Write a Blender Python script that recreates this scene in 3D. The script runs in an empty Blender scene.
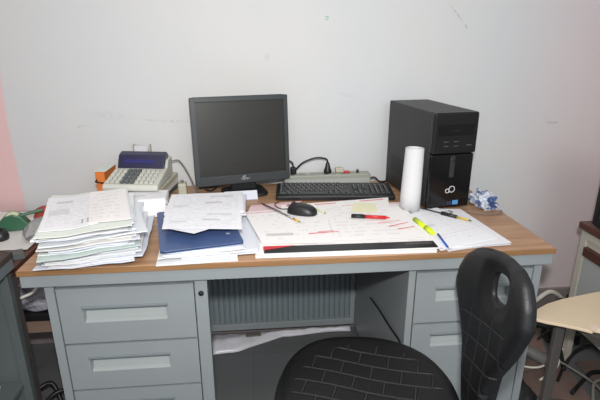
import bpy, bmesh, math, random
from math import sin, cos, pi, radians as R
from mathutils import Vector, Matrix, noise

random.seed(7)
scene = bpy.context.scene
COL = scene.collection

# ------------------------------------------------------------------ materials
def lin(c):
    c = c / 255.0
    return c / 12.92 if c <= 0.04045 else ((c + 0.055) / 1.055) ** 2.4
def rgb(r, g, b):
    return (lin(r), lin(g), lin(b), 1.0)

class NT:
    """small node tree helper"""
    def __init__(self, name):
        self.mat = bpy.data.materials.new(name); self.mat.use_nodes = True
        self.t = self.mat.node_tree; self.t.nodes.clear()
        self.out = self.t.nodes.new('ShaderNodeOutputMaterial')
        self.b = self.t.nodes.new('ShaderNodeBsdfPrincipled')
        self.t.links.new(self.b.outputs[0], self.out.inputs[0])
    def n(self, kind, **kw):
        nd = self.t.nodes.new(kind)
        for k, v in kw.items(): setattr(nd, k, v)
        return nd
    def l(self, a, b): self.t.links.new(a, b)
    def put(self, sock, v):
        if isinstance(v, bpy.types.NodeSocket): self.l(v, sock)
        else: sock.default_value = v
    def m(self, op, a, b=None, c=None):
        nd = self.n('ShaderNodeMath', operation=op)
        self.put(nd.inputs[0], a)
        if b is not None: self.put(nd.inputs[1], b)
        if c is not None: self.put(nd.inputs[2], c)
        return nd.outputs[0]
    def mix(self, f, a, b):
        nd = self.n('ShaderNodeMix', data_type='RGBA')
        self.put(nd.inputs[0], f); self.put(nd.inputs[6], a); self.put(nd.inputs[7], b)
        return nd.outputs[2]
    def noise(self, vec, scale, detail=3, rough=0.5):
        nd = self.n('ShaderNodeTexNoise'); nd.inputs['Scale'].default_value = scale
        nd.inputs['Detail'].default_value = detail; nd.inputs['Roughness'].default_value = rough
        if vec is not None: self.l(vec, nd.inputs['Vector'])
        return nd.outputs['Fac']
    def coord(self, which='Object'):
        return self.n('ShaderNodeTexCoord').outputs[which]
    def mapping(self, vec, scale=(1, 1, 1), rot=(0, 0, 0), loc=(0, 0, 0)):
        nd = self.n('ShaderNodeMapping'); self.l(vec, nd.inputs[0])
        nd.inputs['Scale'].default_value = scale; nd.inputs['Rotation'].default_value = rot
        nd.inputs['Location'].default_value = loc
        return nd.outputs[0]
    def range(self, v, a, b, c=0.0, d=1.0):
        nd = self.n('ShaderNodeMapRange'); self.l(v, nd.inputs[0])
        for i, x in enumerate((a, b, c, d)): nd.inputs[1 + i].default_value = x
        return nd.outputs[0]
    def bump(self, h, strength=0.2, dist=0.002):
        nd = self.n('ShaderNodeBump'); nd.inputs['Strength'].default_value = strength
        nd.inputs['Distance'].default_value = dist
        self.l(h, nd.inputs['Height']); self.l(nd.outputs[0], self.b.inputs['Normal'])
    def base(self, v): self.put(self.b.inputs['Base Color'], v)
    def rough(self, v): self.put(self.b.inputs['Roughness'], v)
    def spec(self, v): self.b.inputs['Specular IOR Level'].default_value = v

def plain(name, c, rough=0.5, metal=0.0, var=0.06, scale=14, bump=0.0, spec=0.5):
    k = NT(name); co = k.coord()
    f = k.noise(co, scale, 4)
    a = rgb(*c); d = tuple(max(0, x * (1 - var * 2)) for x in a[:3]) + (1,)
    k.base(k.mix(k.range(f, .3, .7), d, a))
    k.rough(rough); k.b.inputs['Metallic'].default_value = metal; k.spec(spec)
    if bump: k.bump(k.noise(co, scale * 12, 2), bump, 0.001)
    return k.mat

def paper(name, c=(244, 244, 242), rows=0, ink=(120, 122, 128), strength=.5, seed=0.0, blocks=(), lo=.1, hi=.9, dens=.5, wrinkle=.15):
    """paper with rows of print; blocks = (u0,u1,v0,v1,(r,g,b),strength)"""
    k = NT(name)
    uv = k.n('ShaderNodeUVMap').outputs[0]
    sp = k.n('ShaderNodeSeparateXYZ'); k.l(uv, sp.inputs[0]); u, v = sp.outputs[0], sp.outputs[1]
    strength *= .5; c = (c[0] * .95, c[1] * .95, c[2] * .967)
    col = rgb(*c)
    def rect(u0, u1, v0, v1):
        a = k.m('MULTIPLY', k.m('GREATER_THAN', u, u0), k.m('LESS_THAN', u, u1))
        b = k.m('MULTIPLY', k.m('GREATER_THAN', v, v0), k.m('LESS_THAN', v, v1))
        return k.m('MULTIPLY', a, b)
    if rows:
        vn = k.m('MULTIPLY', v, float(rows))
        line = k.m('LESS_THAN', k.m('FRACT', vn), .42)
        cb = k.n('ShaderNodeCombineXYZ')
        k.l(k.m('MULTIPLY', u, 11.0), cb.inputs[0]); k.l(k.m('MULTIPLY_ADD', k.m('FLOOR', vn), 3.7, seed), cb.inputs[1])
        cb.inputs[2].default_value = seed
        g = k.m('GREATER_THAN', k.noise(cb.outputs[0], 1.0, 3, .7), dens)
        f = k.m('MULTIPLY', k.m('MULTIPLY', line, g), rect(lo, hi, .08, .93))
        col = k.mix(k.m('MULTIPLY', f, strength), col, rgb(*ink))
    for b in blocks:
        col = k.mix(k.m('MULTIPLY', rect(*b[:4]), b[5] * .65), col, rgb(*b[4]))
    k.base(col); k.rough(.75); k.spec(.2)
    if wrinkle: k.bump(k.noise(k.coord(), 9, 4), wrinkle, .006)
    return k.mat

M = {}
# wall: off-white paint, old pink paint at the left end, turning pinker towards the right, scuffs and small marks (object space = metres)
def wall_material():
    k = NT('wall_paint'); co = k.coord()
    sp = k.n('ShaderNodeSeparateXYZ'); k.l(co, sp.inputs[0]); x, z = sp.outputs[0], sp.outputs[2]
    n1 = k.noise(co, 1.3, 4); n2 = k.noise(co, 16, 5)
    white = k.mix(k.range(n1, .35, .65), rgb(207, 209, 211), rgb(213, 212, 210))
    white = k.mix(k.m('MULTIPLY', k.range(n2, .55, .8), .10), white, rgb(195, 195, 196))
    wob = k.m('MULTIPLY', k.m('SUBTRACT', k.noise(co, 5, 3), .5), .03)
    lp = k.range(k.m('ADD', x, wob), -.322, -.336)
    col = k.mix(lp, white, rgb(228, 193, 192))
    rp = k.m('MULTIPLY', k.range(k.m('ADD', x, k.m('MULTIPLY', wob, 3.0)), 1.68, 2.25), .45)
    col = k.mix(rp, col, rgb(228, 184, 188))
    def ell(cx, cz, rx, rz, c, s, ang=0.0, soft=.5):
        nonlocal col
        dx = k.m('SUBTRACT', x, cx); dz = k.m('SUBTRACT', z, cz)
        ca, sa = cos(ang), sin(ang)
        a = k.m('ADD', k.m('MULTIPLY', dx, ca / rx), k.m('MULTIPLY', dz, sa / rx))
        b = k.m('ADD', k.m('MULTIPLY', dx, -sa / rz), k.m('MULTIPLY', dz, ca / rz))
        d = k.m('ADD', k.m('MULTIPLY', a, a), k.m('MULTIPLY', b, b))
        f = k.range(d, 1.0, soft, 0.0, 1.0)
        f = k.m('MULTIPLY', k.m('MULTIPLY', f, s * (1.0 if c[1] == 150 and c[0] == 30 else .5)), k.range(k.noise(co, 90, 3), .35, .65))
        col = k.mix(f, col, rgb(*c))
    ell(.930, 1.398, .0095, .008, (30, 150, 120), 1.0)
    ell(.693, 1.253, .016, .018, (165, 163, 160), .9, 0, .2)
    ell(1.46, 1.41, .065, .004, (150, 148, 146), .9, R(-47))
    ell(1.50, 1.367, .012, .005, (120, 118, 116), .9, R(-50))
    ell(1.935, .973, .03, .005, (90, 85, 85), .9, R(-2))
    ell(.30, 1.005, .14, .006, (165, 165, 168), .8, R(-4))
    ell(.06, 1.03, .10, .02, (175, 176, 180), .5, R(-8), .1)
    ell(.55, 1.012, .10, .007, (160, 160, 162), .7, R(2))
    ell(1.02, 1.10, .05, .007, (172, 172, 174), .6, R(-15))
    ell(-.05, .99, .03, .006, (150, 150, 152), .7, R(10))
    k.base(col); k.rough(.6); k.spec(.25)
    k.bump(k.noise(co, 60, 4), .12, .002)
    return k.mat
M['wall'] = wall_material()
M['ceiling'] = plain('ceiling_paint', (232, 232, 230), .8)
M['skirting'] = plain('skirting_vinyl', (140, 131, 129), .5)
def floor_material():
    k = NT('floor_vinyl'); co = k.coord()
    br = k.n('ShaderNodeTexBrick'); k.l(co, br.inputs[0]); br.offset = 0.0
    br.inputs['Scale'].default_value = 1.0; br.inputs['Brick Width'].default_value = .30; br.inputs['Row Height'].default_value = .30
    br.inputs['Mortar Size'].default_value = .0015
    br.inputs['Color1'].default_value = rgb(106, 107, 108); br.inputs['Color2'].default_value = rgb(100, 101, 102); br.inputs['Mortar'].default_value = rgb(90, 90, 91)
    sp = k.range(k.noise(co, 70, 5, .7), .62, .72)
    k.base(k.mix(k.m('MULTIPLY', sp, .4), br.outputs[0], rgb(60, 60, 60))); k.rough(.45)
    return k.mat
M['floor'] = floor_material()
def wood_material(name, c1, c2, c3, rough=.38, axis=0):
    k = NT(name); co = k.coord()
    sc = (1.2, 26, 26) if axis == 0 else (26, 1.2, 26)
    mp = k.mapping(co, sc)
    n = k.noise(mp, 1.6, 6, .62); fine = k.noise(k.mapping(co, tuple(s * 4 for s in sc)), 1.5, 3)
    col = k.mix(k.range(n, .35, .65), rgb(*c1), rgb(*c2))
    col = k.mix(k.m('MULTIPLY', k.range(fine, .52, .7), .45), col, rgb(*c3))
    k.base(col); k.rough(rough); k.spec(.4)
    return k.mat
M['wood'] = wood_material('wood_laminate', (158, 120, 90), (184, 146, 114), (128, 92, 68))
M['wood_edge'] = wood_material('wood_edge_band', (134, 100, 66), (152, 114, 78), (112, 82, 54))
M['darkwood'] = wood_material('dark_wood', (84, 52, 42), (102, 66, 54), (60, 38, 30), .35, 1)
M['steel'] = plain('grey_steel_paint', (141, 147, 149), .42, 0, .03, 6, .06)
M['steel_in_lit'] = plain('grey_steel_lit_recess', (160, 166, 165), .38, 0, .02, 6)  # lighter copy of the drawer steel, lit look of the pull cups put into the colour
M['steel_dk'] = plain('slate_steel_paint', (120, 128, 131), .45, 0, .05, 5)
M['steel_green'] = plain('green_grey_steel', (92, 99, 99), .45, 0, .06, 5)
M['chrome'] = plain('chrome', (190, 190, 192), .22, 1.0, .02)
M['black'] = plain('black_plastic', (30, 31, 33), .42, 0, .04, 20, .05)
M['black_gloss'] = plain('glossy_black_plastic', (16, 16, 18), .14, 0, .02)
M['pcfront'] = plain('black_fascia', (22, 22, 23), .36, 0, .03, 20)
M['dimlabel'] = plain('dim_grey_print', (86, 86, 86), .5)
M['bluebadge'] = plain('sky_blue_sticker', (84, 146, 196), .35)
M['pcside'] = plain('black_sheet_metal', (46, 46, 46), .5, 0, .05, 20, .05)
M['monitor'] = plain('charcoal_plastic', (58, 62, 64), .4, 0, .03, 30)
def screen_material():
    k = NT('lcd_panel'); co = k.coord()
    k.base(k.mix(k.range(k.noise(co, 3, 2), .3, .7), rgb(28, 28, 25), rgb(38, 37, 33))); k.rough(.38); k.spec(.6)
    return k.mat
M['screen'] = screen_material()
M['dark'] = plain('dark_void_plastic', (20, 20, 22), .6)
M['key'] = plain('key_plastic', (48, 49, 50), .5, 0, .04, 40)
M['legend'] = plain('pale_legend', (205, 206, 205), .5)
M['beige'] = plain('beige_plastic', (204, 204, 194), .5, 0, .04, 12)
M['beige_dk'] = plain('aged_beige_plastic', (190, 186, 166), .5, 0, .05, 12)
M['navy'] = plain('navy_plastic', (46, 46, 74), .3, 0, .03)
M['navy_lit'] = plain('blue_display_window', (56, 56, 112), .2)
M['striplight'] = plain('grey_green_plastic', (160, 163, 152), .5, 0, .05, 10)
M['red'] = plain('red_plastic', (200, 40, 44), .4)
M['redink'] = plain('red_ink', (222, 92, 102), .8)
M['redtri'] = plain('red_card', (214, 56, 62), .5)
M['blue'] = plain('blue_vinyl', (70, 91, 134), .35, 0, .05, 6)
M['bluepen'] = plain('blue_plastic', (40, 90, 180), .35)
M['lime'] = plain('lime_plastic', (214, 238, 40), .4)
M['yellow'] = plain('yellow_lacquer', (212, 178, 70), .4)
M['orange'] = plain('orange_card', (232, 132, 62), .5, 0, .06, 10)
M['green'] = plain('green_plastic', (62, 108, 80), .4, 0, .06, 12)
M['redcloth'] = plain('red_cloth', (190, 84, 68), .8, 0, .12, 40, .2)
M['greybag'] = plain('grey_polythene', (160, 160, 160), .4, 0, .12, 30, .3)
M['whitebag'] = plain('white_polythene', (232, 230, 236), .3, 0, .08, 12, .2)
M['cardboard'] = plain('cardboard', (150, 124, 108), .8, 0, .10, 8)
M['darkbox'] = plain('dark_brown_board', (74, 64, 60), .7, 0, .1, 8)
M['legdark'] = plain('dark_grey_leg', (88, 84, 82), .5)
M['board'] = plain('beige_board', (226, 206, 176), .7, 0, .04, 7)
M['rawpulp'] = plain('torn_pale_edge', (238, 214, 196), .8, 0, .06, 9)
M['cablew'] = plain('white_cable', (222, 220, 208), .5)
M['cableb'] = plain('black_cable', (24, 24, 25), .45)
M['cableg'] = plain('grey_cable', (120, 116, 110), .5)
M['pipe'] = plain('grey_pipe', (112, 110, 108), .5)
M['palegreen'] = plain('pale_green_plastic', (206, 216, 180), .5)
M['cabbeige'] = plain('cream_steel', (196, 190, 178), .5, 0, .04, 6)
M['cabpanel'] = plain('pale_grey_panel', (176, 178, 176), .5, 0, .04, 6)
M['foamseat'] = None
M['tube'] = paper('rolled_white_paper', (220, 220, 218), wrinkle=.05)

def chair_material(name, mode):
    k = NT(name); uv = k.n('ShaderNodeUVMap').outputs[0]
    br = k.n('ShaderNodeTexBrick')
    if mode == 'seat': mp = k.mapping(uv, (1, 1, 1), (0, 0, R(16)))
    else: mp = k.mapping(uv, (1, 1, 1), (0, 0, R(4)))
    k.l(mp, br.inputs[0])
    br.inputs['Scale'].default_value = 1.0
    br.inputs['Brick Width'].default_value = .075 if mode == 'seat' else .058
    br.inputs['Row Height'].default_value = .048 if mode == 'seat' else .055
    br.inputs['Mortar Size'].default_value = .004; br.inputs['Mortar Smooth'].default_value = .6
    br.offset = .5 if mode == 'seat' else 0.0
    sp = k.n('ShaderNodeSeparateXYZ'); k.l(uv, sp.inputs[0])
    cx = k.m('MULTIPLY', sp.outputs[0], 1.0); cy = sp.outputs[1]
    d2 = k.m('ADD', k.m('MULTIPLY', cx, cx), k.m('MULTIPLY', cy, cy))
    if mode == 'seat': mask = k.range(d2, .034, .022)
    else: mask = k.m('MULTIPLY', k.range(k.m('ABSOLUTE', cx), .13, .10), k.range(cy, .10, .05))
    h = k.m('MULTIPLY', br.outputs['Fac'], mask)
    fine = k.noise(k.coord(), 260, 2)
    hh = k.m('ADD', k.m('MULTIPLY', h, -1.0), k.m('MULTIPLY', fine, .10))
    k.base(k.mix(k.m('MULTIPLY', h, .35), k.mix(k.range(k.noise(k.coord(), 9, 4), .35, .7), *([rgb(13, 13, 14), rgb(19, 19, 20)] if mode == 'seat' else [rgb(20, 21, 23), rgb(27, 28, 30)])), rgb(66, 67, 69)))  # groove lines coloured lighter, their highlights painted into the foam
    k.rough(.5); k.spec(.42); k.bump(hh, .9, .006)
    return k.mat
M['seat'] = chair_material('black_foam_seat', 'seat')
M['back'] = chair_material('black_foam_back', 'back')
def bag_material():
    k = NT('blue_white_printed_plastic'); co = k.coord()
    f = k.range(k.noise(co, 20, 2), .47, .53)
    k.base(k.mix(f, rgb(206, 212, 224), rgb(74, 92, 140))); k.rough(.3); k.bump(k.noise(co, 50, 3), .5, .006)
    return k.mat
M['bluebag'] = bag_material()
def wrap_material():
    k = NT('clear_wrap'); co = k.coord()
    k.base(rgb(176, 174, 184)); k.rough(.18); k.bump(k.noise(co, 45, 4, .7), .9, .01)
    return k.mat
M['wrap'] = wrap_material()
def rib_material():
    k = NT('ribbed_steel'); k.base(rgb(122, 132, 136)); k.rough(.45); return k.mat
M['rib'] = rib_material()

M['p_plain'] = [paper('paper_white_%d' % i, c) for i, c in enumerate([(240, 240, 240), (230, 232, 236), (238, 235, 228), (222, 226, 232), (233, 236, 234)])]
M['p_text'] = paper('paper_text', (246, 246, 246), 26, (110, 112, 120), .5, 3.0, (), .08, .92, .47)
M['p_form'] = paper('paper_form', (247, 247, 246), 18, (130, 132, 138), .4, 9.0, ((.1, .45, .45, .62, (170, 172, 178), .5), (.55, .9, .7, .76, (150, 152, 158), .5)), .1, .9, .5)
M['p_form2'] = paper('paper_form_left_stack', (245, 245, 244), 20, (130, 132, 138), .40, 5.0, ((.08, .46, .42, .60, (188, 188, 190), .55), (.70, .73, .10, .22, (50, 50, 70), .85), (.80, .83, .10, .24, (70, 70, 90), .7), (.88, .90, .10, .20, (70, 70, 90), .7), (.18, .5, .80, .86, (120, 122, 128), .5)), .08, .92, .50)
M['p_hand'] = paper('paper_faint', (251, 248, 242), 9, (150, 150, 156), .35, 14.0, (), .06, .8, .5)
M['p_env'] = paper('paper_letter', (247, 247, 247), 16, (125, 128, 136), .45, 21.0, ((.08, .3, .3, .42, (150, 152, 160), .35), (.55, .88, .74, .84, (140, 142, 148), .4), (.50, .72, .42, .50, (110, 112, 118), .5)), .06, .94, .52)
M['p_padform'] = paper('paper_pad_form', (251, 248, 242), 10, (140, 142, 150), .35, 17.0, ((.12, .48, .20, .27, (140, 140, 144), .7), (.0, .75, .93, .955, (222, 90, 100), .9)), .06, .9, .57)
M['p_pad'] = paper('paper_pad', (250, 247, 240), 9, (150, 150, 156), .30, 31.0, ((.06, .32, .20, .25, (120, 120, 124), .55), (.0, 1.0, .955, .985, (226, 120, 126), .75)), .05, .95, .56)
M['p_pad2'] = paper('paper_pad_loose', (251, 248, 241), 10, (140, 142, 150), .35, 44.0, ((.04, .26, .90, .94, (216, 70, 82), 1.3), (.30, .5, .88, .93, (216, 70, 82), 1.2), (.72, .95, .88, .93, (216, 70, 82), 1.2), (.12, .24, .62, .66, (216, 70, 82), 1.0), (.55, .68, .70, .73, (216, 70, 82), 1.0), (.5, .62, .18, .3, (140, 140, 148), .35)), .05, .95, .54)
M['p_pink'] = paper('paper_pinkish', (240, 214, 212), 12, (206, 96, 104), .6, 52.0, ((.0, 1.0, .86, .93, (214, 80, 90), .8),), .05, .95, .5)
M['p_yellow'] = paper('paper_yellow', (246, 242, 204), 6, (200, 190, 130), .3, 60.0)
M['p_greentint'] = paper('folder_greenish_white', (228, 234, 222), 0)
M['p_green'] = paper('folder_green', (204, 217, 208), 0)
M['p_grey'] = paper('grey_card', (196, 198, 198), 0)
M['p_right'] = paper('paper_right', (247, 247, 247), 14, (140, 142, 150), .35, 71.0, ((.1, .34, .55, .62, (150, 150, 155), .45), (.05, .95, .30, .31, (226, 150, 160), .5)), .06, .94, .55)

# ------------------------------------------------------------------ mesh builder
class MB:
    def __init__(self):
        self.v, self.f, self.uv, self.mi, self.sm = [], [], [], [], []
    def add(self, vs, fs, uvs=None, mi=0, smooth=False):
        o = len(self.v); self.v += [tuple(p) for p in vs]
        for i, fc in enumerate(fs):
            self.f.append([o + j for j in fc]); self.mi.append(mi); self.sm.append(smooth)
            self.uv.append(uvs[i] if uvs else None)
        return self
    def box(self, x0, x1, y0, y1, z0, z1, mat=None, mi=0):
        vs = [(x0, y0, z0), (x1, y0, z0), (x1, y1, z0), (x0, y1, z0), (x0, y0, z1), (x1, y0, z1), (x1, y1, z1), (x0, y1, z1)]
        if mat is not None: vs = [tuple(mat @ Vector(p)) for p in vs]
        return self.add(vs, [(0, 3, 2, 1), (4, 5, 6, 7), (0, 1, 5, 4), (1, 2, 6, 5), (2, 3, 7, 6), (3, 0, 4, 7)], None, mi)
    def bar(self, p, q, w, h, up=(0, 0, 1)):
        """box along p-q, w across, h along up"""
        p, q = Vector(p), Vector(q); d = (q - p).normalized(); u = Vector(up)
        s = d.cross(u).normalized(); u = s.cross(d).normalized()
        vs = []
        for c in (p, q):
            for a, b in ((-1, -1), (1, -1), (1, 1), (-1, 1)): vs.append(c + s * a * w / 2 + u * b * h / 2)
        return self.add(vs, [(0, 1, 2, 3), (7, 6, 5, 4), (0, 4, 5, 1), (1, 5, 6, 2), (2, 6, 7, 3), (3, 7, 4, 0)])
    def tube(self, pts, r, n=10, caps=True):
        pts = [Vector(p) for p in pts]; k = len(pts)
        rs = r if isinstance(r, (list, tuple)) else [r] * k
        t = [(pts[min(i + 1, k - 1)] - pts[max(i - 1, 0)]).normalized() for i in range(k)]
        up = Vector((0, 0, 1)) if abs(t[0].z) < .9 else Vector((1, 0, 0))
        s = t[0].cross(up).normalized(); vs = []
        for i in range(k):
            s = (s - t[i] * s.dot(t[i])).normalized(); u = s.cross(t[i])
            for j in range(n):
                a = 2 * pi * j / n; vs.append(pts[i] + (s * cos(a) + u * sin(a)) * rs[i])
        fs = [(i * n + j, i * n + (j + 1) % n, (i + 1) * n + (j + 1) % n, (i + 1) * n + j) for i in range(k - 1) for j in range(n)]
        self.add(vs, fs, None, 0, True)
        if caps:
            self.add(vs[:n], [tuple(range(n))]); self.add(vs[-n:], [tuple(reversed(range(n)))])
        return self
    def lathe(self, prof, n=28, mat=None, smooth=True):
        """prof = [(r,z)]"""
        vs = [(r * cos(2 * pi * j / n), r * sin(2 * pi * j / n), z) for r, z in prof for j in range(n)]
        if mat is not None: vs = [tuple(mat @ Vector(p)) for p in vs]
        fs = [(i * n + j, i * n + (j + 1) % n, (i + 1) * n + (j + 1) % n, (i + 1) * n + j) for i in range(len(prof) - 1) for j in range(n)]
        return self.add(vs, fs, None, 0, smooth)
    def prism(self, poly, z0, z1, mat=None):
        n = len(poly)
        vs = [(x, y, z0) for x, y in poly] + [(x, y, z1) for x, y in poly]
        if mat is not None: vs = [tuple(mat @ Vector(p)) for p in vs]
        fs = [tuple(reversed(range(n))), tuple(range(n, 2 * n))] + [(i, (i + 1) % n, n + (i + 1) % n, n + i) for i in range(n)]
        return self.add(vs, fs)
    def build(self, name, mat, parent=None, loc=(0, 0, 0), rz=0, bevel=0, seg=2, fix=True, sub=0):
        me = bpy.data.meshes.new(name)
        me.from_pydata(self.v, [], self.f)
        for m_ in (mat if isinstance(mat, (list, tuple)) else [mat]): me.materials.append(m_)
        if any(u for u in self.uv):
            ul = me.uv_layers.new(name='UVMap')
            for p, u in zip(me.polygons, self.uv):
                if u:
                    for li, c in zip(p.loop_indices, u): ul.data[li].uv = c
        for p, s, i in zip(me.polygons, self.sm, self.mi): p.use_smooth = s; p.material_index = i
        if fix:
            b = bmesh.new(); b.from_mesh(me); bmesh.ops.remove_doubles(b, verts=b.verts, dist=1e-6)
            bmesh.ops.recalc_face_normals(b, faces=b.faces); b.to_mesh(me); b.free()
        o = bpy.data.objects.new(name, me); COL.objects.link(o)
        o.location = loc; o.rotation_euler = (0, 0, rz)
        if parent: o.parent = parent
        if bevel:
            md = o.modifiers.new('edge', 'BEVEL'); md.width = bevel; md.segments = seg; md.limit_method = 'ANGLE'; md.angle_limit = R(40)
        if sub:
            md = o.modifiers.new('smooth', 'SUBSURF'); md.levels = sub; md.render_levels = sub
        return o

def tag(o, label=None, cat=None, group=None, kind=None):
    if label: o['label'] = label
    if cat: o['category'] = cat
    if group: o['group'] = group
    if kind: o['kind'] = kind
    return o
def empty(name, loc, rz=0, label=None, cat=None, group=None):
    o = bpy.data.objects.new(name, None); COL.objects.link(o); o.empty_display_size = .05
    o.location = loc; o.rotation_euler = (0, 0, rz)
    return tag(o, label, cat, group)
def struct(name, mb, mat, **kw):
    return tag(mb.build(name, mat, **kw), kind='structure')
def bez(pts, n=10):
    """Catmull-Rom through pts"""
    P = [Vector(p) for p in pts]; P = [P[0] * 2 - P[1]] + P + [P[-1] * 2 - P[-2]]; out = []
    for i in range(1, len(P) - 2):
        a, b, c, d = P[i - 1:i + 3]
        for j in range(n):
            t = j / n
            out.append(.5 * ((2 * b) + (c - a) * t + (2 * a - 5 * b + 4 * c - d) * t * t + (3 * b - a - 3 * c + d) * t ** 3))
    out.append(P[-2]); return out
def rrect(x0, x1, y0, y1, r, n=5):
    o = []
    for cx, cy, a0 in ((x1 - r, y1 - r, 0), (x0 + r, y1 - r, 90), (x0 + r, y0 + r, 180), (x1 - r, y0 + r, 270)):
        for i in range(n + 1):
            a = R(a0 + 90 * i / n); o.append((cx + r * cos(a), cy + r * sin(a)))
    return o
def rect4(cx, cy, w, d, rz):
    c, s = cos(rz), sin(rz)
    return [(cx + c * a - s * b, cy + s * a + c * b) for a, b in ((-w / 2, -d / 2), (w / 2, -d / 2), (w / 2, d / 2), (-w / 2, d / 2))]

def slab(name, q, z, th, mat, parent=None, n=8, wave=None, jag=0.0, sd=0):
    """thin slab over the quad q (FL, FR, BR, BL in plan); origin at its own centre"""
    cx = sum(p[0] for p in q) / 4; cy = sum(p[1] for p in q) / 4
    rnd = random.Random(sd + 11)
    mb = MB(); top, bot = [], []
    for j in range(n + 1):
        for i in range(n + 1):
            s, t = i / n, j / n
            x = (q[0][0] * (1 - s) + q[1][0] * s) * (1 - t) + (q[3][0] * (1 - s) + q[2][0] * s) * t
            y = (q[0][1] * (1 - s) + q[1][1] * s) * (1 - t) + (q[3][1] * (1 - s) + q[2][1] * s) * t
            if jag and (i in (0, n) or j in (0, n)): x += rnd.uniform(-jag, jag); y += rnd.uniform(-jag, jag)
            w = wave(x, y, s, t) if wave else 0
            top.append((x - cx, y - cy, w + th)); bot.append((x - cx, y - cy, w))
    m = n + 1; fs, us = [], []
    for j in range(n):
        for i in range(n):
            a = j * m + i; fs.append((a, a + 1, a + m + 1, a + m))
            us.append([(i / n, j / n), ((i + 1) / n, j / n), ((i + 1) / n, (j + 1) / n), (i / n, (j + 1) / n)])
    mb.add(top, fs, us, 0, True)
    mb.add(bot, [tuple(reversed(f)) for f in fs], [[(0, 0)] * 4] * len(fs))
    edge = [i for i in range(n)] + [i * m + n for i in range(n)] + [n * m + i for i in range(n, 0, -1)] + [i * m for i in range(n, 0, -1)]
    vs = [bot[i] for i in edge] + [top[i] for i in edge]; k = len(edge)
    mb.add(vs, [(i, (i + 1) % k, k + (i + 1) % k, k + i) for i in range(k)], [[(0, 0)] * 4] * k)
    return mb.build(name, mat, parent, (cx, cy, z), fix=False)

H = .74
# ------------------------------------------------------------------ room
struct('floor', MB().box(-2.6, 3.4, -3.2, .9, -.05, 0), M['floor'])
struct('wall_back', MB().box(-2.6, 3.4, .78, .9, 0, 2.75), M['wall'])
struct('wall_left', MB().box(-2.7, -2.6, -3.2, .9, 0, 2.75), M['wall'])
struct('wall_right', MB().box(3.4, 3.5, -3.2, .9, 0, 2.75), M['ceiling'])
struct('ceiling', MB().box(-2.6, 3.4, -3.2, .9, 2.75, 2.85), M['ceiling'])
struct('baseboard_back', MB().box(-2.6, 3.4, .765, .78, 0, .155), M['skirting'], bevel=.003)

# ------------------------------------------------------------------ desk
desk = empty('office_desk', (0, 0, 0), 0, 'long grey steel double-pedestal desk with brown wood-look top', 'desk')
MB().box(0, 1.5, .003, .75, .724, H).build('desktop', M['wood'], desk, bevel=.003)
MB().box(0.001, 1.499, -.001, .003, .725, H - .001).build('edge_band', M['wood_edge'], desk)
ap = MB()
ap.box(.004, 1.496, .004, .024, .688, .724); ap.box(.004, .024, .024, .745, .688, .724); ap.box(1.476, 1.496, .024, .745, .688, .724); ap.box(.024, 1.476, .725, .745, .688, .724)
ap.build('apron', M['steel'], desk, bevel=.002)

def front_with_recess(x0, x1, z0, z1, rx0, rx1, rz0, rz1, y=.02):
    mb = MB(); yb = y + .016
    mb.box(x0, rx0, y, yb, z0, z1); mb.box(rx1, x1, y, yb, z0, z1)
    mb.box(rx0, rx1, y, yb, z0, rz0); mb.box(rx0, rx1, y, yb, rz1, z1)
    return mb
def drawer(x0, x1, z0, z1, rx0, rx1, rz0, rz1):
    d = front_with_recess(x0, x1, z0, z1, rx0, rx1, rz0, rz1).build('drawer', M['steel'], desk)
    r = MB()   # slanted pull cup
    r.add([(rx0, .021, rz0), (rx1, .021, rz0), (rx1, .036, rz0 + .006), (rx0, .036, rz0 + .006), (rx0, .046, rz1 - .004), (rx1, .046, rz1 - .004), (rx0, .036, rz1 + .004), (rx1, .036, rz1 + .004)],
          [(0, 1, 2, 3), (3, 2, 5, 4), (4, 5, 7, 6)])
    for xx in (rx0 + .0006, rx1 - .0006):
        r.add([(xx, .021, rz0), (xx, .036, rz0 + .006), (xx, .046, rz1 - .004), (xx, .036, rz1 + .004), (xx, .021, rz1)], [(0, 1, 2, 3, 4)])
    r.build('pull_recess', M['steel_in_lit'], d)
    MB().box(rx0 - .003, rx1 + .003, .0155, .0225, rz1 - .005, rz1 + .003).build('pull_lip', M['steel_dk'], d, bevel=.002)  # lip in a darker tone, shade along the cup's top put into its colour
    return d
def pedestal(x0, x1, z0=.06, z1=.688, st=.024, sr=.034, xb=None):
    xb = x1 if xb is None else xb
    mb = MB()
    mb.box(x0, x0 + st, .02, .70, z0, z1); mb.box(x1 - sr, x1, .02, .05, z0, z1)
    mb.box(xb - .012, xb, .05, .70, z0, z1)
    mb.box(x0 + st, xb - .012, .68, .70, z0, z1); mb.box(x0 + st, x1 - sr, .02, .05, z0, z0 + .02); mb.box(x0 + st, xb - .012, .05, .68, z0, z0 + .02)
    mb.box(x0 + st, x1 - sr, .026, .05, z1 - .014, z1); mb.box(x0 + st, x1 - sr, .06, .07, z0 + .02, z1)
    mb.box(x0 + .03, xb - .03, .05, .66, 0, z0)
    return mb.build('pedestal', M['steel'], desk)
pedestal(.054, .490, xb=.398)
drawer(.082, .452, .497, .671, .146, .374, .562, .612)
drawer(.082, .452, .338, .490, .143, .368, .398, .448)
drawer(.082, .452, .085, .331, .143, .368, .240, .290)
pedestal(1.071, 1.478, st=.020, sr=.024)
drawer(1.095, 1.450, .502, .671, 1.158, 1.385, .574, .620)
drawer(1.095, 1.450, .085, .495, 1.155, 1.385, .415, .462)
MB().lathe([(0, 0), (.0075, 0), (.0075, .004), (.006, .006), (0, .006)], 20, Matrix.Translation((.472, .02, .640)) @ Matrix.Rotation(R(90), 4, 'X')).build('lock', M['dark'], desk)
mb = MB(); x = .402; nr = 28; wv = (1.069 - .402) / nr
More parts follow.
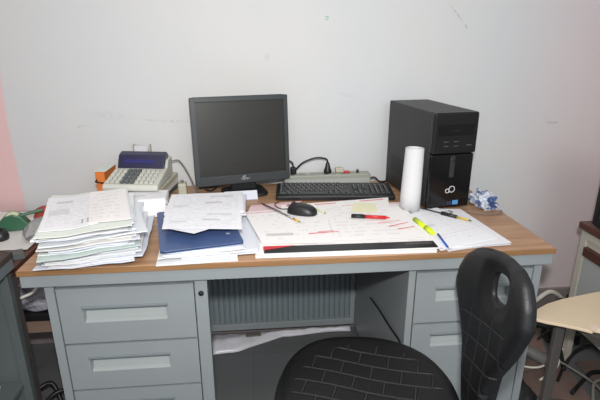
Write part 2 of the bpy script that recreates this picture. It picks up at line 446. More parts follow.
for i in range(nr):       # ribbed modesty panel
    a = x + i * wv
    vs = [(a, .72, .085), (a + wv * .14, .72, .085), (a + wv * .24, .712, .085), (a + wv * .90, .712, .085), (a + wv, .72, .085)]
    vs += [(p[0], p[1], .688) for p in vs]
    mb.add(vs, [(k, k + 1, k + 6, k + 5) for k in range(4)])
pn = mb.build('modesty_panel', M['rib'], desk)
MB().box(.402, 1.069, .700, .724, .058, .09).build('bottom_rail', M['steel'], pn, bevel=.003)
MB().box(1.048, 1.069, .703, .72, .09, .688).build('side_rail', M['steel'], pn, bevel=.002)

# ------------------------------------------------------------------ papers, left stack
def stackwave(x, y, s, t):
    return .004 * sin(9 * x + 4) + .003 * sin(11 * y + 2) + .0016 * sin(31 * x + 9 * y) + .0010 * sin(58 * x + 2)
rnd = random.Random(21)
z = H + .0100
LS = 'white bundle of documents inside the tall paper stack on the desk\'s left corner'
lay = []
nl = 23
for i in range(nl):
    f = i / (nl - 1); amp = f
    th = rnd.choice([.0028, .0034, .0042, .005]) * .93
    cx = .176 - .016 * f + rnd.uniform(-.013, .013); cy = .166 - .008 * f + rnd.uniform(-.012, .012)
    w, d = .218 + rnd.uniform(-.006, .014), .335 + rnd.uniform(-.01, .02)
    rz = R(7 + 8 * f + rnd.uniform(-5, 5))
    mat = rnd.choice(M['p_plain']); lab, nm = LS, 'paper_bundle'
    if i == 0: w, d, cx = .25, .32, .165; cy = .150; rz = R(5)
    if i in (2, 5): w, cx = .255, .192 - .004 * i; cy = .165; rz = R(4 + i)
    if i == 9: mat, nm, lab, w, d, cx = M['p_green'], 'paper_folder', 'pale green folder sticking out halfway up the tall paper stack', .252, .37, .150; rz = R(17)
    if i == 10: mat, w = M['p_plain'][4], .235; cx, rz = .156, R(13)
    if i == 16: cx, w = .175, .235
    q = rect4(cx, cy, w, d, rz)
    o = slab(nm, q, z, th, mat, wave=stackwave, jag=.0026, sd=i)
    tag(o, lab, 'paper' if nm == 'paper_bundle' else 'folder', 'documents of the tall stack on the left corner' if nm == 'paper_bundle' else None)
    z += th + .0009
z += .001
o = slab('paper_folder', rect4(.152, .150, .226, .378, R(15)), z, .0024, M['p_greentint'], wave=stackwave, sd=90, n=16)
tag(o, 'greenish-white cover folder near the top of the tall paper stack, under two loose forms', 'folder'); z += .0045
o = slab('paper_sheet', rect4(.110, .142, .140, .31, R(17)), z, .0012, M['p_form2'], wave=stackwave, sd=91)
tag(o, 'printed form with a grey box, left one of the two sheets on the tall stack', 'paper', 'loose sheets on the tall stack'); z += .0018
o = slab('paper_sheet', [(.198, .015), (.302, .033), (.212, .335), (.108, .315)], z, .0012, M['p_hand'], wave=stackwave, sd=92)
tag(o, 'faintly written sheet, right one of the two sheets on top of the tall stack', 'paper', 'loose sheets on the tall stack')
ZTOP = z

# clip on lower front of the left stack
o = empty('binder_clip', (.070, .012, H + .029), R(8), 'small black binder clip biting the front edge of the tall paper stack', 'clip')
mb = MB(); mb.prism([(-.006, -.005), (.0, -.005), (.0, .005), (-.006, .005)], -.010, .010, Matrix.Rotation(R(90), 4, 'Z'))
mb.build('clip_body', M['black'], o, bevel=.001)
MB().tube([(-.006, -.004, .0), (-.008, -.022, .001), (.004, -.022, .001), (.003, -.004, 0)], .0008, 6).build('clip_wire', M['chrome'], o)

# ------------------------------------------------------------------ pile behind the stack
BK = [('boxed_book', M['bluepen'], .018, 'dark teal-covered book at the bottom under the printing calculator', 'book'),
      ('paper_ream', M['p_plain'][2], .022, 'cream block of paper under the printing calculator', 'paper'),
      ('boxed_book', M['beige_dk'], .020, 'beige-covered book directly beneath the printing calculator', 'book')]
z = H + .0005
for i, (nm, mt, th, lb, ct) in enumerate(BK):
    mb = MB(); mb.box(-.100, .100, -.125, .125, .0, th)
    o = mb.build(nm, plain('teal_cover', (50, 82, 92), .4) if i == 0 else mt, None, (.196 + .003 * i, .63, z), R(-9 + 1.5 * i), bevel=.002); tag(o, lb, ct); z += th + .0005
ZC = z
z = H + .0005
WP = 'white sheaf of papers in the low pile in front of the calculator'
for i in range(12):
    th = .0045
    if i == 0: th, mt, nm, lb, ct, gp = .003, M['dark'], 'flat_slab', 'thin dark slab standing in for the shadow under the low paper pile in front of the calculator', 'folder', None  # bottom slab is added, a dark sheet for the shadow line below the pile
    else: mt, nm, lb, ct, gp = rnd.choice(M['p_plain']), 'paper_bundle', WP, 'paper', 'low paper pile in front of the calculator'
    if i == 11: mt, lb, gp = M['p_env'], 'printed letter topmost of the low paper pile before the calculator', None
    q = rect4(.250 + rnd.uniform(-.004, .004) - .004 * (i > 5), .445 - .0 * i + rnd.uniform(-.003, .003), .145, .095, R(6 + rnd.uniform(-3, 3)))
    o = slab(nm, q, z, th, mt, jag=.001, sd=200 + i); tag(o, lb, ct, gp); z += th + .0004
# drooping printed form hanging over the front of that pile
zz = z
q = [(.190, .366), (.324, .380), (.316, .50), (.180, .49)]
o = slab('paper_sheet', q, H + .002, .001, M['p_form'], wave=lambda x, y, s, t: (zz - H - .0005) * min(1, (t / .17)) ** .8, n=18, sd=250)
tag(o, 'printed form draped over the front of the low pile before the calculator', 'paper')

# calculator
cal = empty('printing_calculator', (.196, .600, ZC + .0035), R(-4), 'beige desktop printing calculator with navy display and paper roll', 'calculator')
cal.scale = (.93, .92, .95); cal.rotation_euler = (0, R(1.5), R(-4))
def wedge(x0, x1, prof):
    mb = MB(); n = len(prof)
    vs = [(x0, y, z) for y, z in prof] + [(x1, y, z) for y, z in prof]
    return mb.add(vs, [tuple(range(n)), tuple(reversed(range(n, 2 * n)))] + [(i, (i + 1) % n, n + (i + 1) % n, n + i) for i in range(n)])
wedge(-.105, .105, [(-.135, 0), (.115, 0), (.125, .02), (.122, .082), (.06, .078), (.035, .050), (-.13, .024), (-.137, .012)]).build('body', M['beige'], cal, bevel=.005, seg=3)
wedge(-.095, .095, [(.020, .050), (.050, .098), (.085, .106), (.110, .090), (.108, .075), (.06, .07), (.03, .045)]).build('display_hood', M['navy'], cal, bevel=.004, seg=3)
slope = (.050 - .024) / (.165)
wedge(-.070, .055, [(.0295, .0672), (.0385, .0818), (.0374, .0826), (.0284, .0680)]).build('display_window', M['navy_lit'], cal)
MB().tube([(-.045, .112, .108), (.015, .112, .108)], .018, 18).build('paper_roll', M['tube'], cal)
mb = MB(); mb.box(-.040, .012, .085, .087, .085, .128, Matrix.Translation((0, .0, 0))); mb.build('paper_tape', M['tube'], cal)
for a_, b_ in ((-.052, -.047), (.017, .022)): MB().box(a_, b_, .095, .12, .082, .13).build('roll_holder', M['cabbeige'], cal, bevel=.001)
kx = [-.088 + i * .0185 for i in range(10)]
kproto = None
for r in range(4):
    for i, xx in enumerate(kx):
        yy = -.112 + r * .034
        if kproto is None:
            mb = MB(); mb.box(-.0072, .0072, -.012, .012, 0, .007); kproto = mb.build('key', M['beige'], cal, bevel=.0015); o = kproto
        else:
            o = kproto.copy(); COL.objects.link(o); o.parent = cal
        o.location = (xx, yy, .024 + slope * (yy + .13) + .001); o.rotation_euler = (math.atan(slope), 0, 0)
        if i in (3, 4, 5) :
            if r == 0 and i == 3:
                kdark = kproto.data.copy(); kdark.materials[0] = M['steel_green']
            o.data = kdark
o = MB().tube(bez([(.305, .69, ZC + .060), (.330, .70, .860), (.352, .70, .828), (.374, .69, .785), (.395, .66, .7445), (.405, .64, .7445), (.415, .60, .7445)]), .0028, 8).build('calculator_cable', M['cableg'])
tag(o, 'thin grey cable drooping from the calculator to behind the monitor', 'cable')
o = empty('power_adapter', (.352, .60, H), R(5), 'small cream power adapter standing right of the calculator', 'adapter')
MB().box(-.016, .016, -.022, .022, 0.0005, .058).build('adapter_body', M['beige_dk'], o, bevel=.006, seg=3)
MB().tube([(0, 0, .058), (0, 0, .066)], .006, 12).build('cable_collar', M['cableg'], o)

# orange binder left of the calculator
o = empty('ring_binder', (.056, .655, H + .0005), R(-4), 'orange ring binder standing at the left of the calculator', 'binder')
MB().box(-.017, .017, -.062, -.058, 0, .108).build('spine', M['orange'], o, bevel=.0015)
mb = MB(); mb.box(-.017, -.014, -.058, .062, 0, .108); mb.build('cover', M['orange'], o)
mb = MB(); mb.box(.014, .017, -.058, .062, 0, .108); mb.build('cover', M['orange'], o)
MB().box(-.013, .013, -.05, .055, .003, .102).build('pages', M['p_grey'], o)
mb = MB(); mb.tube([(-.012, -.063, .078), (-.014, -.075, .074), (.010, -.075, .070), (.010, -.063, .066)], .003, 8)
mb.build('finger_ring', M['black'], o)
mb = MB(); mb.box(-.020, .024, -.056, .056, 0, .003)
o = mb.build('flat_slab', M['p_greentint'], None, (.056, .652, H + .109), R(-4), bevel=.001); tag(o, 'pale green-grey wallet lying across the top of the orange binder', 'folder')

# ------------------------------------------------------------------ middle stack with blue folder
z = H + .0005
MS = 'white document bundle in the pile beneath the blue folder'
def mwave(x, y, s, t): return .0
for i in range(7):
    th = .0042
    cx, cy, w, d, rz = .463 + rnd.uniform(-.006, .006), .175 + rnd.uniform(-.005, .005), .218, .315, R(9 + rnd.uniform(-3, 3))
    if i == 1: cx, rz = .520, R(5); cy = .19
    if i == 2: cx, rz = .505, R(8); cy = .195
    if i == 0: cx, cy, rz = .462, .158, R(3)
    o = slab('paper_bundle', rect4(cx, cy, w, d, rz), z, th, rnd.choice(M['p_plain']), jag=.001, sd=300 + i)
    tag(o, MS, 'paper', 'documents under the blue folder'); z += th + .0003
fo = empty('plastic_folder', (.452, .185, z), R(12), 'shiny dark blue plastic folder lying on the middle paper pile', 'folder')
MB().prism(rrect(-.114, .114, -.163, .163, .012), 0, .0022).build('lower_cover', M['blue'], fo)
MB().box(-.104, .104, -.150, .150, .0023, .0040).build('contents', M['p_plain'][0], fo)
MB().prism(rrect(-.114, .114, -.163, .163, .012), .0041, .0065).build('upper_cover', M['blue'], fo, bevel=.0008)
MB().prism(rrect(.074, .086, -.092, -.084, .002), .0066, .0070).build('badge', M['legend'], fo)
z += .0075
BS = 'white document bundle in the raised pile behind the blue folder'
for i in range(5):
    th = .0042
    q = rect4(.470 + rnd.uniform(-.008, .008), .345 + rnd.uniform(-.006, .006), .245, .20, R(-1 + rnd.uniform(-4, 4)))
    mt = M['p_env'] if i == 4 else rnd.choice(M['p_plain'])
    o = slab('paper_bundle', q, z, th, mt, jag=.001, sd=330 + i)
    tag(o, BS if i < 4 else 'printed form topmost of the raised pile behind the blue folder', 'paper', 'documents behind the blue folder' if i < 4 else None); z += th + .0003
o = slab('paper_sheet', [(.385, .108), (.458, .066), (.575, .16), (.46, .23)], z, .0008, M['p_plain'][0], sd=340)
tag(o, 'plain white sheet whose corner peeks out from under the printed letter on the blue folder', 'paper'); z += .001
o = slab('paper_sheet', [(.365, .100), (.592, .089), (.584, .245), (.350, .256)], z, .0009, M['p_env'], wave=lambda x, y, s, t: .003 * sin(3 * s + 1), sd=341)
tag(o, 'white printed letter lying across the back of the blue folder', 'paper')

# ------------------------------------------------------------------ monitor
mo = empty('computer_monitor', (.591, .610, H), .256, 'charcoal square-format LCD monitor, switched off, at the back of the desk', 'monitor')
W2, HB, HT = .1875, .047, .378
mb = MB(); bt = .017; bb = .034
mb.box(-W2, -W2 + bt, -.0, .022, HB, HT); mb.box(W2 - bt, W2, -.0, .022, HB, HT)
mb.box(-W2 + bt, W2 - bt, 0, .022, HB, HB + bb); mb.box(-W2 + bt, W2 - bt, 0, .022, HT - bt, HT)
TILT = Matrix.Translation((0, 0, HB)) @ Matrix.Rotation(R(-4.6), 4, 'X') @ Matrix.Translation((0, 0, -HB))
hd = mb.build('bezel', M['monitor'], mo, bevel=.002); hd.matrix_local = TILT
sc_ = MB().box(-W2 + bt, W2 - bt, .006, .012, HB + bb, HT - bt).build('screen', M['screen'], mo); sc_.matrix_local = TILT
mb = MB(); mb.add([(-W2 + .004, .0225, HB + .004), (W2 - .004, .0225, HB + .004), (W2 - .004, .0225, HT - .004), (-W2 + .004, .0225, HT - .004), (-.11, .060, HB + .06), (.11, .060, HB + .06), (.11, .060, HT - .06), (-.11, .060, HT - .06)],
                  [(0, 1, 2, 3), (4, 5, 6, 7), (0, 1, 5, 4), (1, 2, 6, 5), (2, 3, 7, 6), (3, 0, 4, 7)])
bs = mb.build('back_shell', M['monitor'], mo, bevel=.004); bs.matrix_local = TILT
MB().box(-.050, .050, .012, .045, .012, .13).build('stand_neck', M['black'], mo, bevel=.006)
mb = MB(); mb.prism(rrect(-.085, .085, -.055, .085, .03), .0005, .012); mb.build('stand_base', M['black'], mo, bevel=.003)
def text_obj(txt, size, mat, parent, loc, rot, name='logo', ex=.0003):
    cu = bpy.data.curves.new(name, 'FONT'); cu.body = txt; cu.size = size; cu.extrude = ex; cu.align_x = 'CENTER'; cu.align_y = 'CENTER'
    t = bpy.data.objects.new('tmp_text', cu); COL.objects.link(t); bpy.context.view_layer.update()
    me = bpy.data.meshes.new_from_object(t.evaluated_get(bpy.context.evaluated_depsgraph_get()))
    bpy.data.objects.remove(t)
    me.name = name; me.materials.clear(); me.materials.append(mat)
    o = bpy.data.objects.new(name, me); COL.objects.link(o); o.parent = parent; o.location = loc; o.rotation_euler = rot
    return o
def infinity(r1, r2, t, n=26):
    """two touching rings, the right one larger and higher, in the xz plane"""
    mb = MB()
    for cx, cz, r in ((-r2 * .95, -r2 * .35, r2), (r1 * .9, r1 * .28, r1)):
        mb.tube([(cx + r * cos(2 * pi * i / n), 0, cz + r * sin(2 * pi * i / n)) for i in range(n + 1)], t, 8, caps=False)
    return mb
lg = text_obj('FUJITSU', .0095, M['legend'], mo, (0.003, -.0008, HB + .0165), (R(90 - 4.6), 0, 0), 'maker_logo')
o = infinity(.0035, .0026, .0007).build('logo_rings', M['legend'], mo, (-.002, -.0008, HB + .0255))

# white card leaning on the monitor stand
o = slab('paper_card', [(.517, .526), (.640, .540), (.637, .558), (.515, .546)], H + .0005, .0012, M['p_plain'][3], wave=lambda x, y, s, t: .030 * t, sd=400)
tag(o, 'blank white card leaning against the monitor stand', 'paper')
# monitor cables
o = MB().tube(bez([(.43, .675, .744), (.455, .655, .744), (.475, .68, .752), (.485, .72, .77), (.49, .75, .80)]), .0035, 8).build('monitor_cable', M['cableb'])
tag(o, 'black cable looping down at the left behind the monitor', 'cable')
o = MB().tube(bez([(.40, .70, .744), (.45, .71, .744), (.49, .735, .744), (.55, .757, .744), (.62, .757, .744)]), .003, 8).build('video_cable', M['cableb'])
tag(o, 'thin black cable crossing the bare desk left of the white card', 'cable')

# ------------------------------------------------------------------ power strip
ps = empty('power_strip', (.932, .716, H), R(1.5), 'long grey-green power strip lying against the wall behind the keyboard', 'power strip')
MB().box(-.182, .182, -.026, .026, .0005, .047).build('housing', M['striplight'], ps, bevel=.005, seg=3)
MB().box(-.176, .176, -.0272, -.0262, .012, .030).build('front_band', M['cabpanel'], ps)
MB().box(.070, .096, -.012, .012, .0475, .054, ).build('rocker_switch', M['red'], ps, bevel=.002)
MB().lathe([(0, .0475), (.006, .0475), (.006, .053), (.004, .060), (0, .061)], 16, Matrix.Translation((.130, 0, 0))).build('fuse_knob', M['black'], ps)
for xx in (-.13, -.08, .01, .045):
    MB().lathe([(0, .0473), (.017, .0473), (.017, .049), (.014, .049), (.014, .0478), (0, .0478)], 22, Matrix.Translation((xx - .0, 0, 0))).build('socket', M['beige_dk'] if xx > 0.04 else M['cabpanel'], ps)
pl = empty('power_plug', (.934, .716, H + .0492), R(10), 'black power plug pushed into the power strip', 'plug')
MB().lathe([(0, 0), (.0165, 0), (.0165, .010), (.012, .022), (.008, .040), (.005, .046), (0, .046)], 20).build('plug_body', M['black'], pl)
MB().tube(bez([(0, 0, .043), (-.008, -.0, .060), (-.05, .005, .066), (-.10, .020, .046), (-.130, .034, .014), (-.142, .038, .006)]), .0036, 8).build('cord', M['cableb'], pl)
o = MB().tube(bez([(.885, .745, .744), (.87, .748, .80), (.845, .748, .825), (.80, .745, .79), (.775, .742, .75)]), .0028, 8).build('spare_cable', M['cableb'])
bpy.data.objects.remove(o)
pl2 = empty('monitor_plug', (.790, .712, H + .0482), R(10), 'black angled plug beside the monitor\'s right edge', 'plug')
MB().box(-.011, .011, -.014, .014, 0, .030).build('plug_body', M['black'], pl2, bevel=.004)
MB().tube(bez([(0, 0, .03), (-.006, .0, .05), (-.03, .01, .06), (-.07, .02, .05)]), .0034, 8).build('cord', M['cableb'], pl2)
pl3 = empty('charger_plug', (.985, .722, H + .0482), R(0), 'pale cream charger plug between the black plug and the red switch', 'plug')
MB().box(-.018, .018, -.014, .014, 0.0012, .022).build('plug_body', M['beige_dk'], pl3, bevel=.005)
MB().tube(bez([(.0, .014, .012), (.0, .03, .012), (.0, .038, -.02)]), .0022, 6).build('cord', M['cableg'], pl3)
o = MB().tube(bez([(1.113, .716, .762), (1.135, .71, .765), (1.15, .70, .752), (1.17, .712, .744), (1.20, .735, .744)]), .004, 8).build('strip_cable', M['cableb'])
tag(o, 'black flex leaving the right end of the power strip', 'cable')

# ------------------------------------------------------------------ keyboard
kb = empty('computer_keyboard', (.938, .566, H), R(-5), 'flat black keyboard half covered by the desk pad', 'keyboard')
KT = Matrix.Rotation(R(3), 4, 'X')
mb = MB(); mb.prism(rrect(-.226, .226, -.078, .078, .008), .003, .018, Matrix.Translation((0, 0, .005)) @ KT); mb.build('case', M['black'], kb, bevel=.002)
mb = MB()
for s in (-.19, .19): mb.box(s - .02, s + .02, .05, .065, 0.0005, .016)
mb.build('foot', M['black'], kb)
kk = {}
def key(xc, yc, w):
    kkey = round(w, 4)
    if kkey not in kk:
        m_ = MB(); a = w / 2 - .0012; b = .0078
        m_.add([(-a, -b, 0), (a, -b, 0), (a, b, 0), (-a, b, 0), (-a + .002, -b + .0015, .007), (a - .002, -b + .0015, .007), (a - .002, b - .003, .007), (-a + .002, b - .003, .007)],
               [(4, 5, 6, 7), (0, 1, 5, 4), (1, 2, 6, 5), (2, 3, 7, 6), (3, 0, 4, 7)])
        m_.add([(-a + .0035, -.001, .0072), (-a + .0065, -.001, .0072), (-a + .0065, .0035, .0072), (-a + .0035, .0035, .0072)], [(0, 1, 2, 3)], None, 1)
        o_ = m_.build('key', [M['key'], M['legend']], kb, fix=False); kk[kkey] = o_
    else:
        o_ = kk[kkey].copy(); COL.objects.link(o_); o_.parent = kb
    o_.location = Vector((0, 0, .005)) + KT @ Vector((xc, yc, .0182)); o_.rotation_euler = (R(3), 0, 0)
P = .0186
rows = [(.058, [1] * 13), (.034, [1] * 13 + [2]), (.0155, [1.5] + [1] * 12 + [1.5]), (-.003, [1.8] + [1] * 11 + [2.2]), (-.0215, [2.3] + [1] * 10 + [2.7]), (-.040, [1.5, 1.2, 1.2, 6.2, 1.2, 1.2, 1.2, 1.3])]
for yy, ws in rows:
    xx = -.213
    for w in ws:
        key(xx + w * P / 2, yy, w * P); xx += w * P
for yy in (.034, .0155):
    for c in range(3): key(.0735 + P * c + .008, yy, P)
key(.0735 + P + .008, -.0215, P)
for c in range(3): key(.0735 + P * c + .008, -.040, P)
for yy in (.034, .0155, -.003, -.0215, -.040):
    for c in range(4): key(.147 + P * c, yy, P)

# ------------------------------------------------------------------ desk pad
PADR = R(-.6)
pad = empty('desk_pad', (.899, .214, H), PADR, 'large paper desk blotter with black bottom rail, covered in red and pencil notes', 'desk pad')
pz = .0005
for i in range(4):
    q = rect4(rnd.uniform(-.004, .004) - .004 * (3 - i) + (.003 if i == 3 else 0), .0 + rnd.uniform(-.002, .002) - .001 * (3 - i) + .003, .515, .400, R(rnd.uniform(-1.0, 1.0)))
    slab('pad_leaves', q, pz, .0030, M['p_plain'][2] if i < 3 else M['p_pad'], pad, jag=.0008, sd=420 + i); pz += .0032
MB().prism([(-.245, -.197), (.252, -.197), (.252, -.153), (-.245, -.153)], pz, pz + .0022).build('holder_rail', M['black'], pad, bevel=.0008)
MB().prism([(-.247, -.187), (-.247, -.1525), (-.155, -.1525), (-.247, -.179)], pz + .0023, pz + .0028).build('rail_corner', M['redtri'], pad)
mb = MB()
for i_ in range(11):
    for r_ in range(2): mb.box(.165 + i_ * .007, .165 + i_ * .007 + .004 + .0015 * ((i_ * 7 + r_) % 2), -.167 - r_ * .006, -.164 - r_ * .006, pz + .0023, pz + .0025)
mb.build('rail_lettering', M['cableg'], pad)
PZ = H + pz
# loose sheets on the pad
zs = PZ + .0004
o = slab('paper_sheet', [(.600, .345), (.76, .375), (.80, .462), (.615, .43)], zs, .0008, M['p_pink'], sd=430)
tag(o, 'pinkish printed slip at the back left corner of the desk pad', 'paper'); zs += .0010
o = slab('paper_sheet', [(.700, .225), (1.085, .290), (1.124, .458), (.722, .405)], zs, .0008, M['p_pad2'], wave=lambda x, y, s, t: .004 * t * t, sd=431)
tag(o, 'broad white sheet with red notes turned askew over the back of the desk pad', 'paper'); zs += .0010
o = slab('paper_sheet', [(.86, .085), (1.140, .085), (1.138, .355), (.875, .335)], zs, .0008, M['p_hand'], sd=432)
tag(o, 'pencil-marked white sheet on the right half of the desk pad, under the red pen', 'paper'); zs += .0010
o = slab('paper_sheet', [(.648, .080), (.860, .068), (.868, .395), (.592, .352)], zs, .0007, M['p_padform'], sd=433)
tag(o, 'white sheet with a grey printed line angled over the left side of the desk pad', 'paper')
zs += .0010
stn = slab('sticky_note', [(.955, .322), (1.045, .300), (1.060, .395), (.985, .41)], zs + .0005, .0005, M['p_yellow'], sd=434)
tag(stn, 'pale yellow sticky note behind the red pen', 'note'); 
# red ink strokes written over the sheets (marks)
def stroke(p, q, w, z_):
    mb = MB()
    p, q = Vector(p), Vector(q); d = (q - p).normalized(); s = Vector((-d.y, d.x)) * w / 2
    a = [p + s, p - s, q - s * .5, q + s * .5]
    c0 = mb.add([(v.x, v.y, z_) for v in a] + [(v.x, v.y, z_ + .0002) for v in a], [(3, 2, 1, 0), (4, 5, 6, 7), (0, 1, 5, 4), (1, 2, 6, 5), (2, 3, 7, 6), (3, 0, 4, 7)])
    mi_ = mb.build('red_ink_stroke', M['redink'], None); mi_.parent = pad
    mi_.matrix_parent_inverse = (Matrix.Translation((.899, .214, H)) @ Matrix.Rotation(PADR, 4, 'Z')).inverted()
zi = zs + .0006
for p, q, w in [((.79, .140), (.885, .150), .006), ((.82, .152), (.87, .157), .004), ((1.05, .175), (1.12, .205), .005), ((1.07, .150), (1.13, .168), .005), ((1.02, .205), (1.10, .225), .003)]:
    stroke(p, q, w, zi)

# mouse
ms = empty('computer_mouse', (.788, .322, zs + .0008), R(-22), 'black optical mouse resting on the desk pad', 'mouse')
def shell(l, w, h, n=28, m=14, z0=0):
    mb_ = MB(); vs = []
    for j in range(m + 1):
        t = j / m * pi / 2
        for i in range(n):
            a = 2 * pi * i / n; c, s = cos(a), sin(a)
            ex = 2.6; rr = (abs(c) ** ex + abs(s) ** ex) ** (-1 / ex)
            k = cos(t) ** .62
            x_ = rr * c * l / 2 * k; y_ = rr * s * w / 2 * k * (1 + .08 * c)
            z_ = h * sin(t) ** .9 * (1 - .25 * (x_ / l * 2) * .6)
            vs.append((x_, y_, z0 + z_))
    mb_.add(vs, [(j * n + i, j * n + (i + 1) % n, (j + 1) * n + (i + 1) % n, (j + 1) * n + i) for j in range(m) for i in range(n)], None, 0, True)
    mb_.add(vs[:n], [tuple(reversed(range(n)))])
    return mb_
shell(.104, .060, .032, z0=.0005).build('body', M['black'], ms)
MB().tube([(-.030, -.0035, .0300), (-.030, .0035, .0300)], .0085, 16).build('scroll_wheel', M['key'], ms)
MB().box(-.052, -.012, -.0006, .0006, .0265, .0295, Matrix.Translation((0, 0, -.0008)) @ Matrix.Rotation(R(-4), 4, 'Y')).build('button_seam', M['dark'], ms)
MB().tube(bez([(-.050, 0, .010), (-.075, .004, .006), (-.10, .025, .004), (-.118, .055, .002), (-.112, .085, .002)]), .0017, 8).build('cord', M['cableb'], ms)

# pens on the pad
def pen(name, p, q, z_, r, parts, label, cat='pen', n=14):
    p, q = Vector(p), Vector(q); L = (q - p).length
    o_ = empty(name, (p.x, p.y, z_ + r), math.atan2(q.y - p.y, q.x - p.x), label, cat)
    for nm, a, b, r0, r1, mt in parts:
        MB().tube([(a * L, 0, 0), (b * L, 0, 0)], [r * r0, r * r1], n).build(nm, mt, o_)
    return o_
pr = pen('marker_pen', (.945, .262), (1.068, .234), zs + .0008, .0062, [('cap', 0, .36, 1, 1.0, M['black']), ('barrel', .36, .90, .95, .95, M['red']), ('tip', .90, 1, .7, .2, M['redtri'])], 'red marker pen with a black cap lying on the desk pad')
MB().box(.004, .040, -.0012, .0012, .0056, .0078).build('pocket_clip', M['black'], pr)
pen('ballpoint_pen', (.652, .425), (.775, .226), zs + .0012, .0036, [('barrel', .16, .82, 1, 1, M['chrome']), ('grip', .82, .95, 1, .8, M['yellow']), ('tip', .95, 1, .6, .15, M['chrome']), ('push_button', 0, .16, .6, .9, M['black'])], 'slim silver ballpoint pen on the desk pad left of the mouse')
pen('pencil', (.825, .372), (.868, .300), zs + .0012, .0032, [('shaft', 0, .88, 1, 1, M['palegreen']), ('tip', .88, 1, 1, .1, M['yellow'])], 'short pale green pencil stub at the right of the mouse', 'pencil', 6)

# ------------------------------------------------------------------ papers right of the pad
z = H + .0005
RS = 'loose white sheet fanned in the pile in front of the computer tower'
fan = [[(1.180, .010), (1.385, .055), (1.330, .345), (1.165, .350)], [(1.172, .020), (1.376, .040), (1.352, .335), (1.168, .36)], [(1.165, .015), (1.365, .062), (1.318, .335), (1.150, .33)], [(1.162, .008), (1.358, .075), (1.275, .36), (1.145, .29)]]
for i in range(7):
    q = fan[i % 4]
    q = [(a + rnd.uniform(-.008, .008), b + rnd.uniform(-.006, .006)) for a, b in q]
    if i == 6: q = fan[3]
    o = slab('paper_sheet', q, z, .0010, M['p_right'] if i == 6 else rnd.choice(M['p_plain'][:2]), wave=lambda x, y, s, t: .0, sd=500 + i)
    tag(o, RS if i < 6 else 'topmost printed sheet in the pile in front of the computer tower', 'paper', 'sheets in front of the computer tower' if i < 6 else None); z += .0013
ZR = z
hl = pen('highlighter_pen', (1.150, .228), (1.167, .108), ZR + .0003, .0080, [('barrel', .0, .62, 1, 1, M['lime']), ('cap', .62, 1, 1.05, .85, M['lime'])], 'flat lime yellow highlighter at the left edge of the loose sheets', 'highlighter')
MB().box(.085, .118, -.002, .002, .0078, .0098).build('pocket_clip', M['lime'], hl)
pen('ballpoint_pen', (1.184, .110), (1.176, .006), ZR + .0003, .0032, [('barrel', .0, .9, 1, 1, M['bluepen']), ('tip', .9, 1, .8, .2, M['chrome'])], 'thin blue pen just in front of the lime highlighter')
k_ = pen('clip_pen', (1.212, .345), (1.335, .206), ZR + .0003, .0042, [('lead', .0, .42, .55, .55, M['cableb']), ('grip', .42, .72, 1.7, 1.5, M['black']), ('shaft', .72, .95, .9, .8, M['yellow']), ('tip', .95, 1, .7, .1, M['black'])], 'black and yellow pen with silver clip lying before the computer tower', 'pen')  # a pen with dark lead, black grip and yellow shaft
MB().tube(bez([(.085, .004, .006), (.095, .012, .010), (.112, .010, .010), (.108, .0, .008)]), .0016, 8).build('pocket_clip', M['chrome'], k_)
# rolled paper tube
rt = empty('paper_roll', (1.172, .352, H + .0095), 0, 'upright white roll of paper leaning slightly beside the computer tower', 'paper roll')
TL = Matrix.Rotation(R(1.6), 4, 'Y') @ Matrix.Rotation(R(-2), 4, 'X')
MB().lathe([(.0, .0005), (.0355, .0005), (.0350, .06), (.0315, .217), (.0295, .2185), (.027, .2185), (.0262, .216), (.0262, .150), (0, .150)], 36, TL).build('outer_wrap', M['tube'], rt)
MB().lathe([(.0, .1505), (.022, .1505), (.0215, .2145), (.0200, .2145), (.0195, .152)], 30, TL).build('inner_wrap', M['tube'], rt)

# ------------------------------------------------------------------ computer tower
PW, PD, PH = .166, .372, .346
pc = empty('computer_tower', (1.231, .343, H), .131, 'black desktop computer tower with glossy front at the desk\'s right end', 'computer')
MB().box(.0, PW, .022, PD, .010, PH).build('case', M['pcside'], pc, bevel=.003)
mb = MB(); mb.box(.0, PW, .004, .0215, .008, .203); mb.build('lower_fascia', M['black_gloss'], pc, bevel=.006, seg=3)
mb = MB(); mb.box(.0, PW, -.004, .0215, .206, PH + .001); mb.build('upper_fascia', M['pcfront'], pc, bevel=.007, seg=3)
mb = MB(); mb.box(.016, .150, -.0052, -.0042, .268, .306); mb.build('drive_bay_door', M['black_gloss'], pc, bevel=.0004)
MB().box(.066, .100, -.0062, -.0053, .284, .287).build('eject_slot', M['dark'], pc)
mb = MB()
for s in ((.040, .058), (.078, .096)):
    for zz in (.232, .247): mb.box(s[0], s[1], -.0050, -.0042, zz, zz + .0022)
mb.build('port_label', M['dimlabel'], pc)
MB().box(.126, .146, -.0050, -.0042, .233, .236).build('model_label', M['dimlabel'], pc)
mb = MB(); mb.prism(rrect(.076, .094, .120, .197, .006), -.0045, -.002, Matrix.Rotation(R(90), 4, 'X')); mb.build('power_column', M['pcside'], pc, bevel=.0006)
MB().lathe([(0, 0), (.006, 0), (.006, .002), (0, .002)], 18, Matrix.Translation((.085, .0030, .182)) @ Matrix.Rotation(R(90), 4, 'X')).build('power_button', M['black'], pc)
o = infinity(.0108, .0072, .0015, 30).build('emblem', M['legend'], pc, (.083, .0030, .073))
MB().box(.100, .122, .0030, .0036, .018, .034).build('badge', M['bluebadge'], pc, bevel=.0002)
MB().box(.078, .096, .0030, .0036, .018, .032).build('badge', M['navy'], pc, bevel=.0002)
mb = MB()
for s in ((.02, .03), (.126, .136)):
    for y_ in (.04, .30): mb.box(s[0], s[1] + .01, y_, y_ + .03, .0005, .0105)
mb.build('foot', M['black'], pc)
mb = MB()
